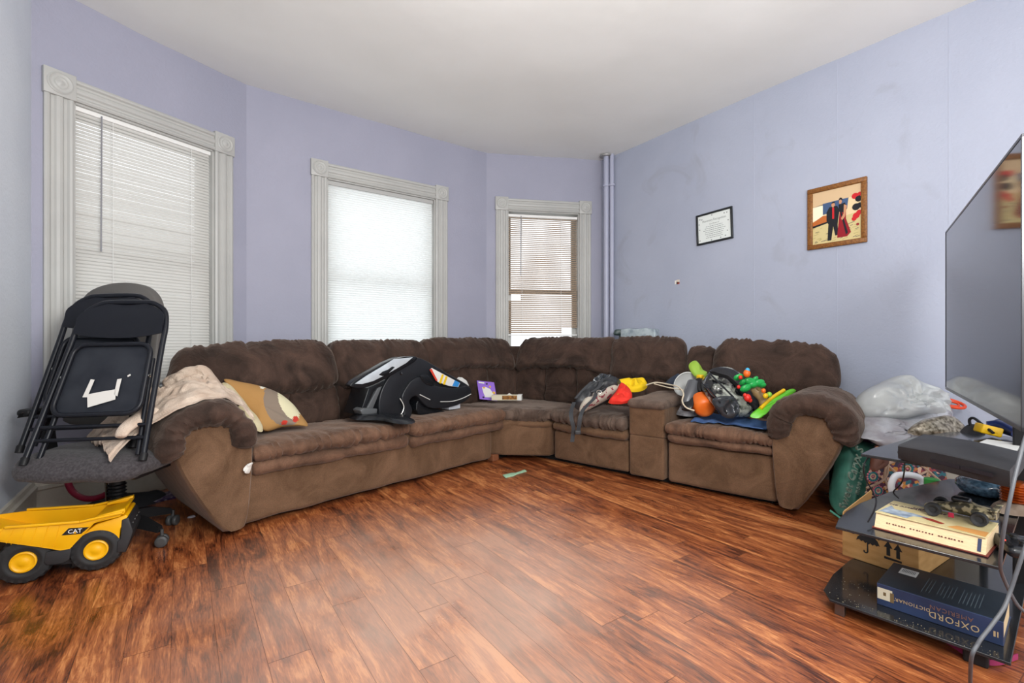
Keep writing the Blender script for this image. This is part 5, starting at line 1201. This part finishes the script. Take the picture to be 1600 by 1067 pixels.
# model racing car
c0, c1 = onplane(1465, 795, (0, 0, zb+.10), (0, 0, 1)), onplane(1552, 820, (0, 0, zb+.10), (0, 0, 1))
c0 = Vector((2.15, .575, 0)); c1 = Vector((2.155, .392, 0))
cx_ = (c1-c0); LC = cx_.length; cx_.normalize(); cyv = Vector((-cx_.y, cx_.x, 0)); cyv = cyv if cyv.dot(Fd) > 0 else -cyv
MCx = Matrix((cx_, cyv, Vector((0, 0, 1)))).transposed().to_4x4(); MCx.translation = Vector((c0.x, c0.y, zb+.055))
camo = mat('camo_paint', '#94886a', .4, var='#3a362a', vs=42, lo=.47, hi=.53, detail=3)
rc = thing('toy_race_car', 'camouflage coloured toy race car with black wheels standing on the illustrated book', 'toy car', tuple(MCx @ Vector((LC/2, .05, 0))), math.atan2(cx_.y, cx_.x))
secs = [(0, .018, .010, .024), (.12, .040, .014, .034), (.28, .026, .014, .040), (.45, .030, .012, .052), (.60, .034, .012, .062), (.72, .042, .012, .052), (.88, .046, .014, .046), (1.0, .030, .018, .040)]
bm = nb(); rings = []
for u, hw, zl, zh in secs:
    rings.append([bm.verts.new(MCx @ Vector((LC*u, .05+hw*math.cos(a)*(abs(math.cos(a))**-.35 if abs(math.cos(a)) > .01 else 1), (zl+zh)/2+(zh-zl)/2*math.sin(a)))) for a in [2*PI*k/14 for k in range(14)]])
for i in range(len(rings)-1):
    for k in range(14): bm.faces.new((rings[i][k], rings[i][(k+1) % 14], rings[i+1][(k+1) % 14], rings[i+1][k]))
bm.faces.new(rings[0][::-1]); bm.faces.new(rings[-1]); obj('body', bm, camo, rc)
bm = nb(); box(bm, (LC*.95, -.005, .052), (LC*1.04, .105, .058), .002, MCx); box(bm, (LC*.97, .0, .03), (LC*1.0, .006, .055), 0, MCx); box(bm, (LC*.97, .094, .03), (LC*1.0, .1, .055), 0, MCx); obj('rear_wing', bm, camo, rc, False)
bm = nb(); soft(bm, (.05, .035, .02), .009, lambda p: MCx @ Vector((LC*.52+p.x, .05+p.y, .060+p.z)), seg=(3, 3, 2)); obj('canopy', bm, csd, rc)
for u in (.18, .82):
    for y in (-.012, .092):
        bm = nb(); MW = MCx @ Matrix.Translation((LC*u, y, .0225)) @ Matrix.Rotation(-PI/2, 4, 'X')
        lathe(bm, [(.0, -.004), (.010, -.004), (.012, -.008), (.020, -.010), (.022, -.006), (.022, .010), (.018, .012), (0, .010)], 20, MW); obj('wheel', bm, rub, rc)
bm = nb(); box(bm, (LC*.40, -.012, .008), (LC*.48, -.008, .024), .001, MCx); obj('red_light', bm, mat('red_lens', '#a01838', .2), rc)
# blue stoneware bowl
bm = nb(); q = onplane(1541, 772, (0, 0, zb), (0, 0, 1)); q = Vector((q.x, q.y, zb-.001))
lathe(bm, [(.055, .0), (.085, .010), (.100, .032), (.099, .050), (.085, .066), (.065, .072), (.055, .068), (.040, .045), (0, .03)], 40, Matrix.Translation(q)); single('stoneware_bowl', bm, mat('speckled_blue', '#33485a', .2, var='#5f7c92', vs=70, coat=.5), 'rounded speckled blue stoneware bowl on the middle shelf', 'bowl')
# ribbed amber jar on a crumpled paper
jq = Vector((2.655, .418, zb+.035))
bm = nb(); inflate(bm, [Vector((jq.x+.085*math.cos(a)*(1+.2*math.sin(3*a)), jq.y+.075*math.sin(a), zb+.004)) for a in [k*PI/6 for k in range(12)]], .030, (0, 0, 1), back=0, lump=.010, seed=3, fsc=30, rings=9); single('crumpled_paper', bm, mat('brown_paper', '#6b5a4c', .8, var='#8a7a6c', vs=20), 'crumpled brown paper under the amber jar on the middle shelf', 'paper')
bm = nb(); prof = [(.030, 0)]
for k in range(7): z = .006+k*.010; prof += [(.046, z), (.051, z+.005)]
prof += [(.046, .076), (.030, .082), (0, .082)]
lathe(bm, prof, 32, Matrix.Translation(jq)); single('ribbed_jar', bm, mat('amber_glass', '#6a2608', .12, .5, var='#c05a18', vs=12), 'ribbed amber glass jar at the right end of the middle shelf', 'jar')
root = thing('game_controller', 'black game controller with a small red light on the middle shelf', 'game controller', (2.10, .345, zb))
MG = Matrix.Translation((2.13, .375-.03, zb)) @ Matrix.Rotation(.5, 4, 'Z')
bm = nb()
soft(bm, (.14, .07, .035), .017, lambda p: MG @ Vector((p.x, p.y, .022+p.z)), seg=(6, 4, 2))
for s in (-1, 1): tube(bm, [MG @ Vector((s*.055, -.01, .022)), MG @ Vector((s*.070, -.05, .018)), MG @ Vector((s*.066, -.075, .014))], [.022, .018, .012], 12)
obj('body', bm, csd, root)
for s in (-1, 1):
    bm = nb(); lathe(bm, [(.009, 0), (.007, .008), (.011, .010), (.010, .013), (0, .012)], 14, MG @ Matrix.Translation((s*.028, -.012, .038))); obj('thumb_stick', bm, blk, root)
bm = nb(); box(bm, (-.012, .02, .036), (.012, .026, .041), .001, MG); e_ = mat('red_led', '#ff2a18', .4); e_.node_tree.nodes['Principled BSDF'].inputs['Emission Color'].default_value = (1, .1, .05, 1); e_.node_tree.nodes['Principled BSDF'].inputs['Emission Strength'].default_value = 1.5; obj('status_light', bm, e_, root)
# ---------------------------------------------------------------- cardboard box on the bottom shelf
z0 = .0605
ba, bb = onplane(1316, 866, (0, 0, z0), (0, 0, 1)), onplane(1436, 906, (0, 0, z0), (0, 0, 1))
ex = (bb-ba); LX = ex.length; ex.normalize(); ey = Vector((-ex.y, ex.x, 0)); ey = ey if ey.dot(Fd) > 0 else -ey
MK = Matrix((ex, ey, Vector((0, 0, 1)))).transposed().to_4x4(); MK.translation = ba
card = mat('cardboard', '#a57c48', .85, var='#b88e58', vs=9, bump=.1, bs=30, stretch=(1, 1, 4)); cki = mat('box_ink', (.015, .014, .014), .8)
kb = thing('cardboard_box', 'brown cardboard box printed with an umbrella and arrows on the bottom shelf', 'box', tuple(MK @ Vector((LX/2, .2, 0))))
HB = .188
bm = nb(); box(bm, (0, 0, 0), (LX, .42, HB), .003, MK); obj('carton', bm, card, kb, False)
bm = nb(); slab(bm, [MK @ Vector(v) for v in ((.0, .003, HB), (.004, .003, HB+.010), (.0, .30, HB+.055), (-.004, .30, HB))], None, ex*.004, 0); slab(bm, [MK @ Vector(v) for v in ((.01, .02, HB+.001), (.16, .02, HB+.001), (.16, .40, HB+.001), (.01, .40, HB+.001))], None, (0, 0, .003), 0); obj('flap', bm, mat('cardboard_inner', '#c09c68', .85), kb, False)
# umbrella and this-way-up arrows
def bp2(px, py): return onplane(px, py, ba-ey*.0006, ey)
def bpoly(bm, pts): slab(bm, [bp2(x, y) for x, y in pts], None, -ey*.0006, 0)
c8 = lambda x, y: (1270+x*.3064, 740+y*.3064)
bm = nb(); bpoly(bm, [c8(*p) for p in ((221, 334), (228, 318), (244, 307), (262, 304), (285, 308), (310, 322), (330, 344), (342, 372), (334, 366), (326, 370), (314, 360), (305, 366), (294, 354), (283, 360), (276, 348), (268, 352), (256, 338), (248, 342), (236, 330))])
bpoly(bm, [c8(*p) for p in ((276, 350), (282, 351), (284, 398), (278, 405), (268, 404), (259, 396), (258, 386), (264, 387), (266, 395), (272, 398), (276, 395))])
for (x, y) in ((262, 297), (284, 300), (308, 304), (320, 312), (300, 312), (330, 322), (316, 326), (336, 334)): bpoly(bm, [c8(x-4, y-4), c8(x+3, y-2), c8(x+4, y+5), c8(x-2, y+4)])
for dx, dy in ((0, 0), (50, 17)): bpoly(bm, [c8(x+dx, y+dy) for x, y in ((384, 342), (407, 384), (394, 379), (396, 420), (376, 413), (376, 373), (362, 369))])
bpoly(bm, [c8(*p) for p in ((364, 417), (454, 448), (454, 458), (364, 429))])
obj('printed_symbols', bm, cki, kb, False)
bm = nb(); bpoly(bm, [c8(*p) for p in ((180, 266), (228, 281), (226, 300), (208, 306), (184, 292))]); obj('tape_mark', bm, mat('brown_tape', '#4a2c16', .5), kb, False)
# ---------------------------------------------------------------- dictionary
a, b = Vector((2.098, .690, z0)), Vector((2.130, .366, z0)); dx_ = (b-a).normalized(); dy_ = Vector((-dx_.y, dx_.x, 0)); LD = (b-a).length
MD = Matrix((dx_, dy_, Vector((0, 0, 1)))).transposed().to_4x4(); MD.translation = a
navy = mat('dictionary_navy', '#222d47', .35, var='#2e3c5c', vs=8); nvt = mat('dictionary_back', '#1a242e', .4, var='#252f38', vs=7)
db = thing('dictionary', 'thick dark blue dictionary lying on the bottom shelf, spine towards the room', 'book', tuple(MD @ Vector((LD/2, .12, 0))))
TKD = .077; WD = .25
bm = nb(); prism(bm, [(0, 0), (0, .003), (0, 0)], 0, 1) if False else None
v = [(0, .0, 0), (LD, .0, 0), (LD, -.004, TKD*.5), (LD, 0, TKD), (0, 0, TKD), (0, -.004, TKD*.5)]
box(bm, (0, 0, 0), (LD, .006, TKD), .002, MD); obj('spine', bm, navy, db, False)
bm = nb(); box(bm, (0, .002, TKD-.003), (LD, WD, TKD+.0005), .001, MD); cvr = obj('cover', bm, nvt, db, False)
bm = nb(); box(bm, (0, .002, 0), (LD, WD, .003), .001, MD); obj('cover', bm, navy, db, False)
bm = nb(); box(bm, (.004, .006, .003), (LD-.004, WD-.006, TKD-.003), 0, MD); obj('pages', bm, pgm, db, False)
gold = mat('gilt_lettering', '#b9a07a', .4, .2); copper = mat('copper_lettering', '#7a5a4e', .4, .3)
spn = [o for o in db.children if o.name.startswith('spine')][0]
# lettering upside down on the spine: local text x runs towards -dx, up is -z
TM = Matrix((-dx_, Vector((0, 0, -1)), -dy_)).transposed().to_4x4()
def ttx(name, s, u, zf, size, m, sx=1, sp_=1.1):
    bm = nb(); M_ = TM.copy(); M_.translation = MD @ Vector((LD*u, -.0006, TKD*zf)); text(bm, s, size, M_, .0004, sx=sx, spacing=sp_); obj(name, bm, m, spn, False)
ttx('lettering', 'OXFORD', .64, .36, .030, gold, .95, 1.12); ttx('lettering', 'AMERICAN', .62, .68, .020, copper, 1.0, 1.15); ttx('lettering', 'DICTIONARY', .295, .50, .0165, gold, 1.0, 1.1)
bm = nb(); box(bm, (LD*.93, -.001, TKD*.30), (LD*.945, 0, TKD*.52), 0, MD); box(bm, (LD*.955, -.001, TKD*.30), (LD*.965, 0, TKD*.52), 0, MD); obj('publisher_mark', bm, gold, spn, False)
bm = nb(); box(bm, (.002, -.0012, TKD*.30), (LD*.14, .0, TKD*.82), .0003, MD); s_ = obj('spine_label', bm, mat('label_cream', '#c9bfa6', .7), spn, False)
bm = nb(); box(bm, (LD*.06, -.0018, TKD*.5), (LD*.085, -.001, TKD*.66), 0, MD); box(bm, (LD*.12, -.0016, TKD*.28), (LD*.155, -.001, TKD*.72), .0003, MD); obj('label_stain', bm, mat('label_brown', '#6a5638', .7), spn, False)
bm = nb(); box(bm, (LD*.10, .155, TKD), (LD*.26, .215, TKD+.0012), 0, MD); obj('barcode_label', bm, mat('label_white', (.62, .62, .60), .5), cvr, False)
bm = nb()
for k in range(9): box(bm, (LD*(.12+.014*k), .175, TKD+.001), (LD*(.12+.014*k)+.0018, .205, TKD+.0016), 0, MD)
for k in range(16):
    x = LD*(.36+.030*k); 
    if k in (3, 9): continue
    y0 = .04+random.uniform(0, .03); box(bm, (x, y0, TKD+.0004), (x+.0022, .19+random.uniform(-.04, .01), TKD+.0008), 0, MD)
obj('blurb_lines', bm, mat('faint_print', '#4a555c', .6), cvr, False)
# wooden stick
bm = nb(); tube(bm, [sp(.30, .16, .080), sp(.46, .26, .080)], .008, 8); single('wooden_stick', bm, mat('stick_wood', '#8a6c44', .7), 'short wooden stick lying behind the dictionary', 'stick')
# crumbs and dust on the bottom shelf
random.seed(11); bm = nb()
for k in range(95):
    x, y = random.uniform(.075, .115), random.uniform(.0, .41)
    if k % 3 == 0: x, y = random.uniform(.08, .3), random.uniform(.36, .47)
    r = random.uniform(.0003, .0011); q = sp(x, y, .0602+r*.5); bmesh.ops.create_cube(bm, size=r*2, matrix=Matrix.Translation(q) @ Matrix.Rotation(random.random()*3, 4, 'Z'))
single('crumbs', bm, mat('crumb', '#8f8468', .9), 'pale crumbs scattered on the bottom glass shelf', 'crumbs', smooth=False, kind='stuff')
# ---------------------------------------------------------------- cables
grey = mat('grey_cable', (.085, .09, .10), .4)
bm = nb(); tube(bm, spline([at(*p) for p in [(1612, 655, 1.24), (1600, 690, 1.20), (1588, 735, 1.18), (1578, 780, 1.17), (1568, 830, 1.18), (1563, 880, 1.22), (1569, 905, 1.26), (1590, 945, 1.28), (1615, 965, 1.28)]], 8), .0042, 8); single('power_cable', bm, grey, 'thick grey cable hanging from the television past the shelves', 'cable', 'cables in front of the tv stand')
bm = nb(); P_ = [at(*p) for p in [(1612, 830, 1.22), (1600, 860, 1.20), (1588, 895, 1.20), (1578, 925, 1.20), (1568, 950, 1.19), (1548, 978, 1.18), (1528, 1005, 1.17), (1517, 1035, 1.18), (1518, 1062, 1.19)]]
P_ = P_[:-1]+[atz(1521, 1100, .006), atz(1560, 1140, .006)]
bm.free(); bm = nb(); tube(bm, spline(P_, 8), .0045, 8); single('power_cable', bm, grey, 'thick grey cable running down to the floor across the dictionary end', 'cable', 'cables in front of the tv stand')
blc = mat('black_cable', (.01, .01, .012), .45)
bm = nb(); tube(bm, spline([at(*p) for p in [(1358, 712, 1.84), (1350, 726, 1.82), (1352, 746, 1.84), (1364, 768, 1.86), (1369, 780, 1.84), (1366, 796, 1.78), (1356, 815, 1.71)]], 8), .0028, 6); single('thin_cable', bm, blc, 'thin black cable hanging off the left tip of the top shelf', 'cable')
bm = nb(); tube(bm, spline([at(*p) for p in [(1413, 716, 1.72), (1413, 735, 1.74), (1408, 755, 1.80), (1396, 768, 1.88), (1404, 778, 1.84)]], 8), .0025, 6); single('thin_cable', bm, blc, 'thin black cable hanging in front of the white jug handle', 'cable')
bm = nb(); P_ = [atz(x, y, .012) for x, y in [(1478, 1000), (1497, 1012), (1515, 1024), (1540, 1033), (1562, 1034), (1590, 1025)]]; ribbon(bm, spline(P_, 6), (0, 0, 1), .018, .003); single('pink_hoop', bm, mat('pink_plastic', '#9a2f5c', .4), 'pink plastic hoop lying on the floor under the tv stand', 'hoop')
# ---------------------------------------------------------------- bags by the right sofa arm
teal = mat('teal_woven', '#2f6153', .6, var='#427f6e', vs=9, bump=.8, bs=9)
tb0 = [(1318, 700, 2.78), (1321, 690, 2.80), (1332, 684, 2.82), (1352, 690, 2.80), (1378, 700, 2.78), (1370, 740, 2.74), (1358, 785, 2.70), (1351, 806, 2.68), (1318, 806, 2.70), (1304, 795, 2.74), (1305, 770, 2.76), (1312, 735, 2.77)]
root = thing('shopping_bag', 'teal woven reusable shopping bag with faded lettering beside the right sofa arm', 'bag', tuple(at(1330, 800, 2.75)))
bm = nb(); inflate(bm, polyd(tb0), .05, towards, back=2.2, rings=16, lump=.008, ridge=.010, seed=5, sm=4, fsc=14); obj('bag', bm, teal, root)
def tM(px, py, d, rot=-73): 
    return frame(at(px, py, d), Rd, (0, 0, 1)) @ Matrix.Rotation(math.radians(-rot), 4, 'Z')
tlt = mat('faded_lettering', '#72867a', .8)
bm = nb(); text(bm, 'Sweet Caryx S', .060, frame(at(1330, 748, 2.650), Rd, (0, 0, 1)) @ Matrix.Rotation(math.radians(74), 4, 'Z'), .006, shear=.3); obj('lettering', bm, tlt, root, False)
bm = nb(); text(bm, 'more colours', .032, frame(at(1344, 748, 2.645), Rd, (0, 0, 1)) @ Matrix.Rotation(math.radians(76), 4, 'Z'), .006, shear=.3); obj('lettering', bm, tlt, root, False)
bm = nb(); tube(bm, [at(1297, 797, 2.70), at(1312, 808, 2.66), at(1330, 818, 2.62)], .006, 6); obj('handle', bm, mat('teal_strap', '#4f9a84', .7), root)
# mandala tote
mm = bpy.data.materials.new('mandala_print'); mm.use_nodes = True; nt = mm.node_tree; b_ = nt.nodes['Principled BSDF']; b_.inputs['Roughness'].default_value = .7
tc = nt.nodes.new('ShaderNodeTexCoord'); vo = nt.nodes.new('ShaderNodeTexVoronoi'); vo.inputs['Scale'].default_value = 60; nt.links.new(tc.outputs['Object'], vo.inputs['Vector'])
rp = nt.nodes.new('ShaderNodeValToRGB'); rp.color_ramp.interpolation = 'CONSTANT'; el = rp.color_ramp.elements; el[0].color = (*rgb('#3a1a2c'), 1)
for p_, c_ in ((.22, '#1f5a64'), (.36, '#8a3a3c'), (.5, '#54203c'), (.62, '#b87a30'), (.74, '#2a2438'), (.88, '#c9a48c')):
    e = el.new(p_); e.color = (*rgb(c_), 1)
sx_ = nt.nodes.new('ShaderNodeSeparateColor'); nt.links.new(vo.outputs['Color'], sx_.inputs[0]); nt.links.new(sx_.outputs[0], rp.inputs[0]); nt.links.new(rp.outputs[0], b_.inputs['Base Color'])
root = thing('patterned_tote', 'tote bag with a colourful mandala print standing behind the shelves', 'bag', tuple(at(1415, 800, 2.6)))
MD_ = 2.56
tp = [(1351, 812), (1354, 770), (1360, 730), (1368, 700), (1466, 694), (1474, 720), (1481, 752), (1486, 812)]
bm = nb(); slab(bm, [at(x, y, MD_) for x, y in tp], None, Fd*.10+Rd*.07, .008); obj('bag', bm, mm, root)
cr = mat('mandala_cream', '#a88d78', .7)
bm = nb()
for pts in ([(1359, 737), (1375, 727), (1395, 720)], [(1387, 722), (1386, 740), (1376, 752), (1354, 762)], [(1385, 724), (1382, 745), (1390, 765)], [(1387, 726), (1404, 742)], [(1388, 724), (1405, 718), (1430, 714)], [(1434, 722), (1450, 735), (1470, 752)], [(1450, 728), (1448, 746)], [(1449, 735), (1428, 746)], [(1353, 768), (1360, 778)]):
    tube(bm, spline([at(x, y, MD_-.001) for x, y in pts], 5), .0065, 6)
obj('cream_bands', bm, cr, root)
bm = nb(); bt = nb(); bo = nb()
for (x, y, R_) in ((1364, 744, .030), (1418, 732, .036), (1372, 766, .024)):
    for k in range(14):
        a = 2*PI*k/14
        for rr, sz, B_ in ((.45, .0035, bo), (.75, .005, bt), (.98, .0045, bm)):
            q = at(x, y, MD_-.004)+Rd*R_*rr*math.cos(a)+Vector((0, 0, R_*rr*math.sin(a))); bmesh.ops.create_cube(B_, size=sz*1.6, matrix=Matrix.Translation(q) @ Matrix.Rotation(a, 4, 'Y'))
    lathe(bm, [(.007, 0), (.004, .002), (0, .002)], 10, frame(at(x, y, MD_-.004), Rd, (0, 0, 1)))
for b__, m__ in ((bm, mat('petal_pink', '#b86a78', .7)), (bt, mat('petal_teal', '#1f7a80', .7)), (bo, mat('petal_cream', '#c8b098', .7))): obj('petal_pattern', b__, m__, root)['kind'] = 'stuff'
# brown item between
bm = nb(); inflate(bm, polyd([(1361, 716, 2.5), (1372, 708, 2.5), (1386, 712, 2.5), (1388, 724, 2.48), (1376, 732, 2.47), (1362, 736, 2.48)]), .02, towards, back=1, lump=.008, seed=4); bm_ = bm; single('brown_pouch', bm_, mat('russet_cloth', '#4a2412', .6), 'small russet pouch tucked in above the patterned tote', 'pouch')
# white jug
root = thing('white_jug', 'white plastic jug with a loop handle and green cap behind the middle shelf', 'jug', tuple(Vector((at(1425, 760, 2.38).x, at(1425, 760, 2.38).y, 0))), -YAW)
q = at(1420, 760, 2.40); MJ = Matrix.Translation((q.x, q.y, 0)) @ Matrix.Rotation(-YAW, 4, 'Z'); jw = mat('jug_white', (.66, .68, .72), .3)
bm = nb(); soft(bm, (.19, .11, .27), .03, lambda p: MJ @ Vector((p.x+.015, p.y, .135+p.z)), seg=(8, 5, 8)); obj('body', bm, jw, root)
bm = nb(); tube(bm, spline([MJ @ Vector(v) for v in ((-.075, 0, .24), (-.088, 0, .30), (-.070, 0, .345), (-.035, 0, .355), (.02, 0, .352), (.06, 0, .335), (.075, 0, .30), (.078, 0, .25))], 5), .015, 12); obj('handle', bm, jw, root)
bm = nb(); lathe(bm, [(.03, 0), (.03, .028), (.026, .031), (0, .031)], 20, Matrix.Translation(at(1456, 757, 2.30))); lathe(bm, [(.022, -.07), (.022, 0), (0, 0)], 16, Matrix.Translation(at(1456, 757, 2.30))); obj('cap', bm, mat('cap_green', '#2c8a3c', .4), root)
# white carton at the back
q = at(1530, 745, 2.62); MQ = Matrix.Translation((q.x, q.y, 0)) @ Matrix.Rotation(math.radians(5), 4, 'Z')
bm = nb(); box(bm, (-.17, -.02, 0), (.42, .16, .40), .004, MQ); single('white_carton', bm, mat('carton_white', '#b8b4a8', .7, var='#a8a498', vs=6), 'off white carton standing on the floor behind the tv stand shelves', 'box', smooth=False)
# plastic bags
plas = mat('white_film', (.62, .64, .63), .28, transl=.25, var=(.50, .52, .53), vs=7, coat=.3, bump=.5, bs=16)
bm = nb()
inflate(bm, polyd([(1337, 640, 2.90), (1344, 615, 2.95), (1372, 599, 3.0), (1402, 588, 3.02), (1428, 600, 3.02), (1450, 610, 3.0), (1474, 626, 2.95), (1478, 640, 2.88), (1476, 655, 2.82), (1440, 650, 2.76), (1405, 655, 2.74), (1370, 652, 2.78), (1348, 650, 2.84)]), .13, towards+Vector((0, 0, .45)), lump=.020, ridge=.040, seed=41, rings=26, back=.9, sm=7, fsc=8)
single('plastic_bag', bm, plas, 'big puffy white plastic bag on top of the pile by the television', 'plastic bag', 'white plastic bags piled by the wall')
film = mat('clear_film', (.52, .53, .57), .2, transl=.2, var=(.30, .28, .30), vs=9, coat=.4, bump=.6, bs=20)
bm = nb()
inflate(bm, polyd([(1347, 655, 2.78), (1375, 648, 2.80), (1410, 648, 2.80), (1450, 630, 2.84), (1476, 628, 2.86), (1483, 640, 2.84), (1482, 668, 2.76), (1470, 690, 2.66), (1430, 700, 2.62), (1385, 700, 2.60), (1360, 688, 2.62), (1344, 682, 2.66), (1350, 668, 2.72)]), .09, towards, lump=.014, ridge=.024, seed=51, rings=24, back=1.4, sm=7, fsc=13)
single('plastic_bag', bm, film, 'thinner see-through plastic bag stuffed full, under the big white bag', 'plastic bag', 'white plastic bags piled by the wall')
bm = nb()
inflate(bm, polyd([(1430, 672, 2.56), (1445, 660, 2.58), (1475, 648, 2.60), (1492, 655, 2.60), (1502, 668, 2.56), (1490, 680, 2.5), (1450, 684, 2.5)]), .05, towards+Vector((0, 0, .4)), lump=.012, seed=61, rings=10, back=1.0, sm=4)
single('plastic_bag', bm, mat('blue_film', '#9aa6b0', .25, var='#b08a90', vs=6, coat=.4), 'small bluish plastic bag with red print behind the beaded pouch', 'plastic bag', 'white plastic bags piled by the wall')
# support crate hidden under the bags, dark box visible in the gaps
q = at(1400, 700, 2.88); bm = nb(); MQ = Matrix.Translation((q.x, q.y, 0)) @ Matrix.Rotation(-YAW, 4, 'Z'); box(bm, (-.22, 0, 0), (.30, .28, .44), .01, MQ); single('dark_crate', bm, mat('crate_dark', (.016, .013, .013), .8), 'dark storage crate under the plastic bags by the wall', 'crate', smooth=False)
bm = nb(); inflate(bm, polyd([(1318, 672, 2.90), (1335, 668, 2.92), (1352, 678, 2.9), (1368, 690, 2.86), (1350, 694, 2.84), (1330, 686, 2.86)]), .04, towards+Vector((0, 0, .5)), lump=.02, seed=71, back=1); single('magenta_cloth', bm, mat('magenta_mix', '#3a1830', .8, var='#6a2a60', vs=12), 'dark magenta cloth stuffed above the teal bag', 'cloth')
bm = nb(); c_ = at(1483, 629, 2.90); pts = [c_+Rd*(.078*math.cos(a))+Fd*(.06*math.sin(a))+Vector((0, 0, .022*math.sin(a)-.006*math.cos(a))) for a in [2*PI*k/36 for k in range(36)]]
tube(bm, pts, .009, 8, closed=True)
pts2_ = [c_+(p-c_)*.62 for p in pts]; tube(bm, pts2_, .006, 6, closed=True); single('orange_ring', bm, mat('orange_red_plastic', '#d0421a', .4), 'orange red plastic ring beside the big white bag, against the wall', 'ring')
